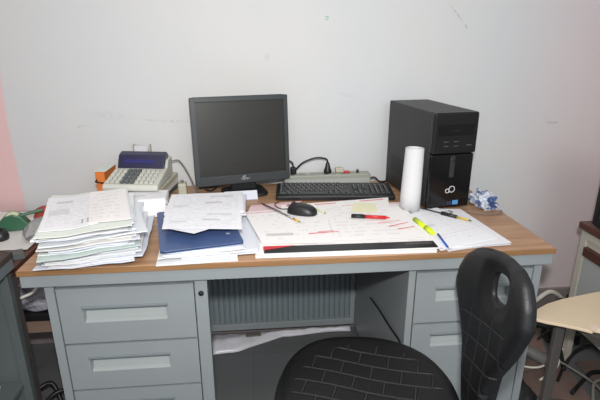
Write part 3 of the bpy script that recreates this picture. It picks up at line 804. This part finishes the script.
for r in range(6):
    for c in range(9): mb.box(-.0006, .0003, .215 + c * .013, .223 + c * .013, .075 + r * .011, .080 + r * .011)
mb.build('vent', M['dark'], pc)

# ------------------------------------------------------------------ crumpled plastic bag
mb = MB(); b_ = bmesh.new(); bmesh.ops.create_icosphere(b_, subdivisions=4, radius=1)
for v_ in b_.verts:
    p_ = v_.co.copy(); k1 = noise.noise(p_ * 2.2 + Vector((3, 1, 7))); k2 = abs(noise.noise(p_ * 5.5)); k3 = abs(noise.noise(p_ * 11))
    v_.co = p_ * (1 + .45 * k1 - .45 * k2 - .2 * k3); v_.co.x *= .046; v_.co.y *= .080; v_.co.z = max(v_.co.z, -.62) * .034
zmin = min(v_.co.z for v_ in b_.verts)
mb.add([(v_.co.x, v_.co.y, v_.co.z - zmin + .0005) for v_ in b_.verts], [[w.index for w in f_.verts] for f_ in b_.faces], None, 0, False); b_.free()
o = mb.build('plastic_bag', M['bluebag'], None, (1.457, .385, H), R(-5)); tag(o, 'crumpled blue and white plastic bag right of the computer tower', 'bag')
o = MB().tube(bez([(1.37, .318, .7445), (1.40, .300, .7445), (1.435, .285, .7445), (1.475, .290, .7445), (1.490, .305, .7445), (1.4945, .320, .7445)]), .0022, 8).build('thin_cable', M['cableg'])
tag(o, 'thin brownish cable curving around the crumpled bag', 'cable')

# ------------------------------------------------------------------ under the desk
mb = MB(); n = 26
rows_ = []
for j in range(9):
    for i in range(n + 1):
        s, t = i / n, j / 8
        x_ = .412 + .648 * s; yf = .605 + .115 * max(0, min(1, (s - .18) * 3.2)) + .010 * sin(9 * s); y_ = yf * (1 - t) + .755 * t
        h_ = .010 + (.018 - .010 * s) * (1 - abs(2 * t - 1)) * (1 + .6 * noise.noise(Vector((s * 8, t * 5, 2)))) + .008 * noise.noise(Vector((s * 20, t * 9, 5)))
        if j in (0, 8): h_ = .003
        rows_.append((x_ - .73, y_ - .67, max(.003, h_)))
m1 = n + 1
fs = [(j * m1 + i, j * m1 + i + 1, (j + 1) * m1 + i + 1, (j + 1) * m1 + i) for j in range(8) for i in range(n)]
mb.add(rows_, fs, None, 0, True)
o = mb.build('plastic_sheet', M['whitebag'], None, (.73, .67, 0), fix=False); tag(o, 'white polythene sheet lying on the floor against the wall under the desk', 'plastic sheet')
sd_ = o.modifiers.new('thick', 'SOLIDIFY'); sd_.thickness = .001
o = MB().box(-.035, .035, -.014, .014, 0, .005).build('floor_label', M['cableg'], None, (.60, .700, .030), R(4), bevel=.001); tag(o, 'small grey cardboard strip lying on the white polythene under the desk', 'cardboard')
o = MB().tube(bez([(1.066, .42, .36), (1.066, .30, .385), (1.066, .16, .405), (1.066, .05, .424), (1.060, .02, .425)]), .003, 8).build('hanging_cord', M['cableb'])
tag(o, 'black cord slung across the inner side of the right-hand pedestal', 'cord')

# ------------------------------------------------------------------ chair
ch = empty('swivel_chair', (.885, -.272, 0), R(-6), 'black moulded-foam swivel chair turned sideways in front of the desk', 'chair')
# seat: rounded slab, front towards -x
SZ = .512
def seat_outline(a):
    c, s = cos(a), sin(a)
    ex = 2.9 if c < 0 else 2.15
    rr = (abs(c) ** ex + abs(s) ** ex) ** (-1 / ex)
    return rr * c * .226, rr * s * (.242 if c < 0 else .242)
mb = MB(); na, nt = 72, 22
def seat_top(x_, y_, k):
    dish = .012 * ((y_ / .24) ** 2) + .020 * max(0, x_ / .22) ** 2 - .020 * max(0, -x_ / .22) ** 3
    return SZ + dish + .012 * (1 - abs(y_) / .24) * max(0, -x_ / .22) - .045 * max(0, (k - .86) / .14) ** 2.2
vs, fs, us = [], [], []
for j in range(nt + 1):
    k = j / nt
    for i in range(na):
        ox, oy = seat_outline(2 * pi * i / na); x_, y_ = ox * k, oy * k
        vs.append((x_, y_, seat_top(x_, y_, k)))
for j in range(nt):
    for i in range(na):
        f_ = (j * na + i, j * na + (i + 1) % na, (j + 1) * na + (i + 1) % na, (j + 1) * na + i)
        fs.append(f_); us.append([(vs[q_][0], vs[q_][1]) for q_ in f_])
mb.add(vs, fs, us, 0, True)
rim = [vs[nt * na + i] for i in range(na)]
low = [(p[0] * .97, p[1] * .97, SZ - .062) for p in rim]
mb.add(rim + low, [(i, (i + 1) % na, na + (i + 1) % na, na + i) for i in range(na)], [[(9, 9)] * 4] * na, 0, True)
mb.add(low, [tuple(range(na))], [[(9, 9)] * na], 0)
mb.build('seat', M['seat'], ch)
# backrest
def back_half(h):
    h = h * 1.0
    pts = [(0, .038), (.03, .050), (.10, .058), (.18, .090), (.26, .148), (.34, .196), (.39, .183), (.43, .152), (.452, .110), (.463, .055), (.466, 0)]
    for (h0, w0), (h1, w1) in zip(pts, pts[1:]):
        if h <= h1: return .98 * (w0 + (w1 - w0) * (h - h0) / (h1 - h0))
    return 0
CH = (-.040, .388)
def back_out(a):
    lo_, hi_ = 0, .8
    for _ in range(40):
        md = (lo_ + hi_) / 2; s_, h_ = CH[0] + cos(a) * md, CH[1] + sin(a) * md
        if 0 <= h_ <= .466 and abs(s_) <= back_half(h_): lo_ = md
        else: hi_ = md
    return CH[0] + cos(a) * lo_, CH[1] + sin(a) * lo_
def hole(a):
    c, s = cos(a), sin(a); ex = 3.2; rr = (abs(c) ** ex + abs(s) ** ex) ** (-1 / ex)
    return CH[0] + rr * c * .040, CH[1] + rr * s * .035
BX, BZ, LEAN = .268, .419, R(.3)
def bpos(s_, h_, off):
    """off>0 towards the sitter (-x)"""
    curve = .30 * s_ * s_ + .012 * math.exp(-((h_ - .12) / .10) ** 2) * (1 - (s_ / .2) ** 2 * .5)
    x_ = BX + h_ * math.tan(LEAN) - (curve + off) 
    return (x_, s_, BZ + h_ - .24 * s_ * min(1, h_ / .2))
mb = MB(); na2, nr2 = 80, 18; T = .019
fr, bk = [], []
uvl = []
for j in range(nr2 + 1):
    t = j / nr2
    for i in range(na2):
        a = 2 * pi * i / na2
        (hx, hy), (ox, oy) = hole(a), back_out(a)
        # keep the outer ring evenly spaced
        s_, h_ = hx + (ox - hx) * t, hy + (oy - hy) * t
        dist = (1 - t) * math.hypot(ox - hx, oy - hy); din = t * math.hypot(ox - hx, oy - hy)
        e = min(1, dist / .030); e2 = min(1, din / .045)
        th = T * math.sqrt(max(0, 1 - (1 - e) ** 2)) * (.28 + .72 * (e2 * e2 * (3 - 2 * e2)))
        fr.append(bpos(s_, h_, th)); bk.append(bpos(s_, h_, -th)); uvl.append((s_, h_ - .24))
def ring(vs_, flip):
    fs_, us_ = [], []
    for j in range(nr2):
        for i in range(na2):
            f_ = (j * na2 + i, j * na2 + (i + 1) % na2, (j + 1) * na2 + (i + 1) % na2, (j + 1) * na2 + i)
            if flip: f_ = tuple(reversed(f_))
            fs_.append(f_); us_.append([uvl[q_] for q_ in f_] if not flip else [(9, 9)] * 4)
    mb.add(vs_, fs_, us_, 0, True)
ring(fr, False); ring(bk, True)
mb.add(fr[:na2] + bk[:na2], [(i, (i + 1) % na2, na2 + (i + 1) % na2, na2 + i) for i in range(na2)], [[(9, 9)] * 4] * na2, 0, True)
mb.build('backrest', M['back'], ch)
mb = MB(); mb.bar((.05, 0, .405), (.285, 0, .405), .06, .012); mb.bar((.280, 0, .40), (.300, 0, .60), .06, .012, (1, 0, 0)); mb.build('back_bracket', M['black'], ch, bevel=.003)
mb = MB(); mb.box(-.10, .10, -.09, .09, .405, .432); mb.build('seat_plate', M['black'], ch, bevel=.004)
MB().tube([(.02, .085, .41), (.03, .20, .405), (.03, .235, .40)], .006, 10).build('height_lever', M['black'], ch)
MB().lathe([(0, .07), (.030, .07), (.030, .20), (.020, .205), (.020, .40), (0, .40)], 24).build('gas_column', M['black'], ch)
for k in range(5):
    a = R(18 + 72 * k); c, s = cos(a), sin(a)
    lg_ = MB(); lg_.bar((0.02 * c, .02 * s, .095), (.27 * c, .27 * s, .075), .045, .028); lg_ = lg_.build('base_arm', M['black'], ch, bevel=.006)
    cs = MB()
    Mx = Matrix.Translation((.265 * c, .265 * s, .027)) @ Matrix.Rotation(a, 4, 'Z') @ Matrix.Rotation(R(90), 4, 'X')
    for off in (-.016, .016):
        cs.lathe([(0, off - .009), (.024, off - .009), (.026, off - .006), (.026, off + .006), (.024, off + .009), (0, off + .009)], 20, Mx)
    cs.tube([(.265 * c, .265 * s, .027), (.265 * c, .265 * s, .064)], .007, 10)
    cs.build('caster', M['black'], lg_)

# ------------------------------------------------------------------ left: steel cart and table behind it
ct = empty('steel_cart', (-.34, -.13, 0), 0, 'grey-green open steel cart with brown-edged top at the far left of the desk', 'cart')
def L(x, y, z): return (x + .34, y + .13, z)
def lbox(x0, x1, y0, y1, z0, z1): return MB().box(x0 + .34, x1 + .34, y0 + .13, y1 + .13, z0, z1)
lbox(-.62, -.066, -.42, .130, .724, .742).build('top', M['darkbox'], ct, bevel=.002)
lbox(-.615, -.069, -.415, .128, .690, .7235).build('top_rail', M['steel_dk'], ct, bevel=.002)
lbox(-.59, -.112, .120, .130, .20, .69).build('back_panel', M['steel_green'], ct)
sh_ = lbox(-.59, -.105, -.38, .119, .285, .303).build('shelf', M['steel_green'], ct, bevel=.002)
for (xa, ya) in ((-.112, .110), (-.112, -.40), (-.60, .110), (-.60, -.40)):
    lbox(xa, xa + .026, ya, ya + .025, 0, .69).build('post', M['steel_green'], ct, bevel=.002)
lbox(-.30, -.16, .1165, .1195, .43, .455).build('back_slot', M['steel_dk'], ct)
o = slab('paper_pad', [(-.30, -.10), (-.150, -.06), (-.165, .095), (-.31, .085)], .3035, .006, M['p_green'], sd=600); tag(o, 'pale green pad of paper on the cart shelf at bottom left', 'paper')
o = MB().lathe([(0, 0), (.030, 0), (.033, .01), (.030, .060), (.014, .075), (.014, .09), (0, .09)], 24).build('plastic_bottle', M['navy'], None, (-.222, .05, .3105)); tag(o, 'dark blue plastic bottle on the cart shelf, cut by the photo edge', 'bottle')

tb = empty('side_table', (-.55, .46, 0), 0, 'low dark side table against the wall behind the steel cart', 'table')
MB().box(-.45, .44, -.28, .28, .635, .655).build('tabletop', M['darkwood'], tb, bevel=.002)
for sx in (-.42, .41):
    for sy in (-.25, .25): MB().box(sx - .018, sx + .018, sy - .018, sy + .018, 0, .635).build('leg', M['legdark'], tb, bevel=.002)
TZ = .6555
o = slab('paper_sheet', [(-.55, .35), (-.125, .33), (-.125, .725), (-.55, .725)], TZ, .0015, M['p_plain'][2], wave=lambda x, y, s, t: .002 * sin(8 * s) + .002, sd=610); tag(o, 'large white paper covering the side table behind the cart', 'paper')
tz = TZ + .0065
td = empty('tape_dispenser', (-.235, .520, tz), R(12), 'green desk tape dispenser on the side table beside the red pouch', 'tape dispenser')
prof = [(-.072, 0), (.045, 0), (.045, .012), (.032, .030), (.018, .052), (-.008, .062), (-.035, .056), (-.055, .036), (-.072, .022)]
mb = MB(); mb.prism(prof, -.022, .022, Matrix.Rotation(R(90), 4, 'X')); mb.build('body', M['green'], td, bevel=.005)
MB().tube([(-.012, -.018, .040), (-.012, .018, .040)], .026, 24).build('tape_roll', M['palegreen'], td)
mb = MB(); mb.bar((.012, 0, .050), (.085, .02, .058), .020, .008); mb.build('arm', M['green'], td, bevel=.002)
def blob(name, loc, r, mat, seed, amp=.35, sub=4, rz=0, flat=-.6):
    b2 = bmesh.new(); bmesh.ops.create_icosphere(b2, subdivisions=sub, radius=1)
    for v2 in b2.verts:
        p2 = v2.co.copy(); k = noise.noise(p2 * 1.7 + Vector((seed, seed * 2, 1))) * amp - abs(noise.noise(p2 * 4.3 + Vector((seed, 0, 0)))) * amp * .7
        v2.co = p2 * (1 + k); v2.co.z = max(v2.co.z, flat); v2.co.x *= r[0]; v2.co.y *= r[1]; v2.co.z *= r[2]
    zm = min(v2.co.z for v2 in b2.verts); m2 = MB()
    m2.add([(v2.co.x, v2.co.y, v2.co.z - zm + .0005) for v2 in b2.verts], [[w.index for w in f2.verts] for f2 in b2.faces], None, 0, True); b2.free()
    return m2.build(name, mat, None, loc, rz)
o = blob('cloth_pouch', (-.155, .615, tz), (.062, .042, .034), M['redcloth'], 4.2); tag(o, 'red cloth pouch at the back of the side table by the wall', 'pouch')
o = blob('plastic_bag', (-.135, .445, tz), (.036, .075, .036), M['greybag'], 8.1, .3); tag(o, 'crumpled grey plastic bag on the side table beside the tall paper stack', 'bag')
ph = empty('telephone_handset', (-.270, .345, TZ + .004), R(80), 'black telephone handset lying on the side table at the photo edge', 'telephone')
MB().tube(bez([(-.085, 0, .028), (-.05, 0, .048), (.05, 0, .048), (.085, 0, .028)]), .014, 14).build('grip', M['black'], ph)
MB().lathe([(0, 0), (.026, 0), (.028, .012), (.020, .034), (0, .036)], 22, Matrix.Translation((-.085, 0, 0))).build('earpiece', M['black'], ph)
MB().lathe([(0, 0), (.026, 0), (.028, .012), (.020, .034), (0, .036)], 22, Matrix.Translation((.085, 0, 0))).build('mouthpiece', M['black'], ph)
o = slab('flat_slab', [(-.26, .20), (-.105, .265), (-.125, .30), (-.28, .235)], TZ + .001, .020, M['steel_green'], sd=620); tag(o, 'thin grey-green document wallet along the front of the side table', 'folder')
# things below, between cart and desk
bx = empty('low_stool', (-.165, .50, 0), 0, 'low dark brown stool on the floor between the cart and the desk', 'stool')
MB().box(-.203, .158, -.103, .123, .345, .372).build('stool_top', M['dark'], bx, bevel=.003)
MB().box(-.19, .145, -.085, .105, .285, .345).build('apron', M['cardboard'], bx, bevel=.002)
for sx in (-.185, .115):
    for sy in (-.08, .075): MB().box(sx, sx + .025, sy, sy + .025, 0, .285).build('leg', M['darkbox'], bx)
o = blob('wrapped_parcel', (-.165, .485, .3725), (.12, .085, .06), M['wrap'], 2.7, .25, rz=.2); tag(o, 'clear plastic-wrapped parcel on the low stool beside the desk', 'parcel')
o = MB().tube(bez([(-.02, .60, .66), (-.035, .40, .56), (-.055, .22, .56), (-.06, .10, .62), (-.005, .07, .665)]), .005, 8).build('white_cable', M['cablew'])
bpy.data.objects.remove(o)
o = MB().tube(bez([(.012, .13, .684), (-.002, .125, .650), (-.030, .13, .610), (-.075, .14, .585)]), .0045, 8).build('white_cable', M['cablew']); tag(o, 'short white cable bridging the gap between cart and desk', 'cable')
for i, (pts, lb) in enumerate([([(-.26, .35, .03), (-.20, .33, .09), (-.15, .36, .10), (-.11, .33, .03)], 'black cable loop on the floor between cart and desk, left one'),
                              ([(-.19, .28, .006), (-.15, .30, .07), (-.10, .33, .09), (-.04, .36, .05)], 'black cable arching towards the desk pedestal under the low stool')]):
    o = MB().tube(bez(pts), .008, 8).build('floor_cable', M['cableb']); tag(o, lb, 'cable')

# ------------------------------------------------------------------ right: cabinet, screen, board, clutter
cb = empty('steel_cabinet', (2.165, .16, 0), 0, 'cream steel cabinet with dark wood top at the right edge of the photo', 'cabinet')
cx0, cy0 = -.25, .285
MB().box(cx0 - .012, .30, -.36, cy0 + .010, .610, .637).build('top', M['darkwood'], cb, bevel=.003)
mb = MB(); mb.box(cx0, cx0 + .02, cy0 - .03, cy0, .20, .61); mb.box(cx0, cx0 + .02, -.35, cy0 - .03, .575, .61); mb.box(cx0, cx0 + .02, -.35, -.32, .20, .575); mb.box(cx0, cx0 + .02, -.32, cy0 - .03, .20, .24)
mb.box(cx0 + .03, .29, -.35, cy0, .20, .61); mb.build('carcass', M['cabbeige'], cb)
MB().box(cx0 + .004, cx0 + .029, -.319, cy0 - .031, .242, .505).build('door', M['cabpanel'], cb, bevel=.002)
MB().box(cx0 - .006, cx0 + .029, -.319, cy0 - .031, .507, .545).build('drawer_rail', M['darkwood'], cb, bevel=.004)
MB().box(cx0 + .008, cx0 + .029, -.319, cy0 - .031, .546, .574).build('drawer', M['cabbeige'], cb, bevel=.001)
for a_ in (-.235, .255):
    for b_ in (-.335, .255): MB().box(a_, a_ + .025, b_, b_ + .025, 0, .20).build('leg', M['cabbeige'], cb)
cm = empty('crt_monitor', (2.083, .19, .6375), R(0), 'dark framed screen on the cream cabinet, cut off by the photo edge', 'monitor')
mb = MB(); y1_, x_f = .205, -.175
mb.box(x_f, x_f + .03, y1_ - .025, y1_, .012, .345); mb.box(x_f, x_f + .03, -.19, -.165, .012, .345); mb.box(x_f, x_f + .03, -.165, y1_ - .025, .012, .045); mb.box(x_f, x_f + .03, -.165, y1_ - .025, .32, .345)
mb.build('bezel', M['black'], cm, bevel=.003)
MB().box(x_f + .008, x_f + .02, -.165, y1_ - .025, .045, .32).build('screen', plain('grey_screen', (120, 122, 122), .3, 0, .12, 30), cm)
mb = MB(); mb.add([(x_f + .0305, -.18, .02), (x_f + .0305, y1_ - .01, .02), (x_f + .0305, y1_ - .01, .335), (x_f + .0305, -.18, .335), (.2, -.10, .06), (.2, .12, .06), (.2, .12, .28), (.2, -.10, .28)], [(0, 1, 2, 3), (4, 5, 6, 7), (0, 1, 5, 4), (1, 2, 6, 5), (2, 3, 7, 6), (3, 0, 4, 7)])
mb.build('back_shell', M['black'], cm, bevel=.01)
MB().box(-.16, .15, -.13, .15, .0005, .05).build('stand', M['black'], cm, bevel=.004)

# beige board table
bt_ = empty('small_table', (1.66, .09, 0), 0, 'small table with worn beige board top beside the black chair back', 'table')
def o2(p): return (p[0] - 1.66, p[1] - .09)
tip = [(1.545, .050), (1.520, .068), (1.513, .084), (1.519, .098), (1.536, .110), (1.610, .152), (1.677, .176), (1.846, .214), (1.872, .19), (1.872, -.20), (1.76, -.19), (1.690, -.035), (1.684, -.018), (1.668, -.010), (1.655, -.016), (1.632, .002), (1.592, .026)]
mb = MB(); mb.prism([o2(p) for p in tip], .452, .462); mb.build('board_top', M['board'], bt_, bevel=.002)
mb = MB(); mb.prism([o2(p) for p in [(1.688, -.022), (1.676, -.012), (1.656, -.018), (1.660, .010), (1.690, .012)]], .4625, .4645); mb.build('torn_patch', M['rawpulp'], bt_, bevel=.0008)
mb = MB(); mb.bar(o2((1.63, .095)) + (.452,), o2((1.63, .095)) + (0.004,), .016, .036, (1, .15, 0)); mb.build('leg', M['legdark'], bt_, bevel=.002)
mb = MB(); mb.bar(o2((1.85, -.15)) + (.452,), o2((1.85, -.15)) + (0.004,), .016, .036, (1, .15, 0)); mb.build('leg', M['legdark'], bt_, bevel=.002)
mb = MB(); mb.bar(o2((1.63, .095)) + (.432,), o2((1.85, -.15)) + (.432,), .03, .02); mb.build('under_rail', M['legdark'], bt_)
# floor clutter
cl = [([(1.56, .36), (1.87, .42), (1.98, .72), (1.55, .70)], .001, .006, 'flattened brown cardboard sheet on the floor by the wall, under the cables'),
      ([(1.66, .22), (1.87, .14), (1.885, .42), (1.72, .46)], .0135, .006, 'flattened brown cardboard sheet leaning over another near the cabinet'),
      ([(1.54, .30), (1.80, .36), (1.78, .46), (1.53, .44)], .030, .006, 'narrow cardboard flap on top of the other floor cardboard')]
for i, (q, z0, th, lb) in enumerate(cl):
    o = slab('cardboard_sheet', q, z0, th, plain('cardboard_tone_%d' % i, [(140, 116, 104), (122, 100, 92), (134, 112, 102)][i], .8, 0, .14, 7), wave=lambda x, y, s, t, i=i: .002 + (.012 * s if i == 1 else .003 * sin(5 * s)), sd=700 + i); tag(o, lb, 'cardboard')
o = blob('black_bag', (1.575, .20, 0), (.07, .09, .075), plain('black_fabric', (26, 26, 27), .7, 0, .1, 40, .3), 5.5, .25); tag(o, 'soft black bag slumped on the floor beside the desk pedestal', 'bag')
o = MB().tube([(1.665, .52, .088), (1.80, .335, .072)], .024, 18).build('grey_pipe', M['pipe']); tag(o, 'short grey pipe lying across the floor cardboard', 'pipe')
def cable(pts, r, mat, lb, nm='floor_cable'):
    o_ = MB().tube(bez(pts), r, 8).build(nm, mat); tag(o_, lb, 'cable'); return o_
cable([(1.70, .50, .10), (1.72, .44, .17), (1.76, .38, .215), (1.82, .36, .20), (1.85, .34, .10), (1.87, .33, .03)], .009, M['cableb'], 'thick black cable looping up behind the small table leg')
cable([(1.60, .40, .055), (1.72, .33, .055), (1.80, .34, .06), (1.90, .42, .05), (2.0, .47, .05)], .0045, M['cablew'], 'pale cable running across the floor cardboard behind the table leg')
cable([(1.78, .24, .06), (1.88, .34, .06), (2.0, .42, .06), (2.16, .47, .05)], .006, M['cableb'], 'black cable stretched towards the cabinet over the cardboard')
cable([(1.80, .18, .05), (1.90, .25, .05), (1.98, .29, .045), (2.10, .25, .045)], .008, M['cableb'], 'heavy black cable nearest the cabinet foot')
cable([(1.80, .40, .07), (1.86, .31, .07), (1.92, .20, .05), (1.90, .12, .03), (1.85, .12, .03)], .005, M['cableg'], 'grey cable coiling near the table leg foot')
cable([(1.84, .48, .08), (1.92, .52, .09), (2.02, .55, .07), (2.1, .60, .03)], .005, M['cableb'], 'thin black cable at the back of the floor cardboard by the wall')
cable([(1.86, .14, .03), (1.90, .20, .07), (1.95, .20, .07), (1.98, .13, .03)], .006, M['cableg'], 'looped grey cable at the bottom right by the cabinet')
cable([(1.90, .74, .02), (1.96, .70, .14), (2.03, .71, .17), (2.12, .73, .10), (2.16, .74, .02)], .011, M['cablew'], 'thick white hose arching along the wall beside the cabinet')
cable([(1.93, .70, .02), (1.99, .66, .12), (2.06, .67, .15), (2.13, .69, .09), (2.16, .70, .02)], .007, M['cableb'], 'black cable hugging the white hose by the wall')
o = slab('cardboard_sheet', [(1.965, .02), (2.30, .04), (2.28, .39), (1.97, .40)], .001, .006, plain('cardboard_tone_under', (112, 96, 88), .8, 0, .14, 7), wave=lambda x, y, s, t: .003 * sin(6 * s) + .003, sd=720); tag(o, 'brown cardboard sheet on the floor between the cabinet legs', 'cardboard')
cable([(1.62, .52, .03), (1.72, .60, .05), (1.86, .62, .06), (1.98, .64, .04)], .006, M['cableb'], 'black cable along the back of the lowest floor cardboard')
cable([(1.84, .30, .06), (1.93, .36, .10), (2.02, .38, .10), (2.10, .34, .05), (2.12, .28, .02)], .005, M['cableb'], 'thin black cable bowing upward under the cream cabinet')
cable([(1.94, .18, .025), (2.02, .24, .06), (2.10, .22, .06), (2.16, .14, .03)], .007, M['cableg'], 'grey cable curled beneath the cream cabinet')
cable([(1.72, .26, .05), (1.80, .29, .07), (1.88, .38, .07), (1.94, .50, .04)], .004, M['cablew'], 'thin pale cable crossing behind the small table leg towards the wall')
cable([(1.90, .44, .05), (2.0, .50, .07), (2.10, .50, .06), (2.20, .46, .02)], .008, M['cableb'], 'black cable lying behind the cabinet legs')
o = empty('cable_connector', (1.755, .115, .001), R(-75), 'pale green cable connector at the foot of the small table', 'connector')
MB().box(-.04, .04, -.014, .014, .0, .026).build('connector_body', M['palegreen'], o, bevel=.004)
MB().tube(bez([(.04, 0, .013), (.075, .005, .02), (.11, .02, .012)]), .008, 10).build('strain_relief', M['palegreen'], o)
o = empty('power_brick', (1.99, .545, .022), R(-15), 'black power brick standing on the floor by the wall left of the cabinet', 'adapter')
MB().box(-.07, .07, -.04, .04, 0, .055).build('brick_body', M['black'], o, bevel=.006)
MB().tube(bez([(.07, 0, .03), (.11, .01, .035), (.14, .03, .02)]), .006, 8).build('cord', M['cableb'], o)
o = empty('document_tray', (2.23, .64, 0), R(12), 'stack of black trays on the floor at the cabinet\'s back corner', 'tray')
for i in range(3):
    MB().box(-.11, .11, -.09, .09, .002 + i * .055, .045 + i * .055).build('tray', M['black'], o, bevel=.004)

# ------------------------------------------------------------------ lights and camera
def area(name, loc, target, size, power, col=(1, 1, 1), size_y=None):
    l = bpy.data.lights.new(name, 'AREA'); l.energy = power; l.color = col; l.size = size
    if size_y: l.shape = 'RECTANGLE'; l.size_y = size_y
    o_ = bpy.data.objects.new(name, l); COL.objects.link(o_); o_.location = loc
    o_.rotation_euler = (Vector(target) - Vector(loc)).to_track_quat('-Z', 'Y').to_euler()
    return o_
area('ceiling_lamp_light', (.5, -.9, 2.70), (.5, -.9, 0), 1.3, 14, (1, .985, .96), .5)
area('window_light', (1.6, -3.0, 2.2), (.9, .7, 1.1), 1.5, 20, (.93, .97, 1), 1.3)
area('camera_flash_light', (.645, -1.20, 1.49), (.85, .6, .80), .06, 24, (1, 1, .99))
w = bpy.data.worlds.new('room_ambience'); scene.world = w; w.use_nodes = True
bg = w.node_tree.nodes['Background']; bg.inputs[0].default_value = (.96, .98, 1, 1); bg.inputs[1].default_value = .37

cam = bpy.data.cameras.new('camera'); co_ = bpy.data.objects.new('camera', cam); COL.objects.link(co_)
co_.location = (.63847, -1.18343, 1.31287)
co_.rotation_euler = (R(90 - 18.551), R(0.05), R(-5.4147))
cam.sensor_width = 36; cam.lens = 473.787 / 600 * 36; cam.clip_start = .02
scene.camera = co_
scene.view_settings.view_transform = 'Standard'; scene.view_settings.look = 'None'
scene.view_settings.gamma = 1; scene.view_settings.use_curve_mapping = False
scene.view_settings.exposure = 0.05
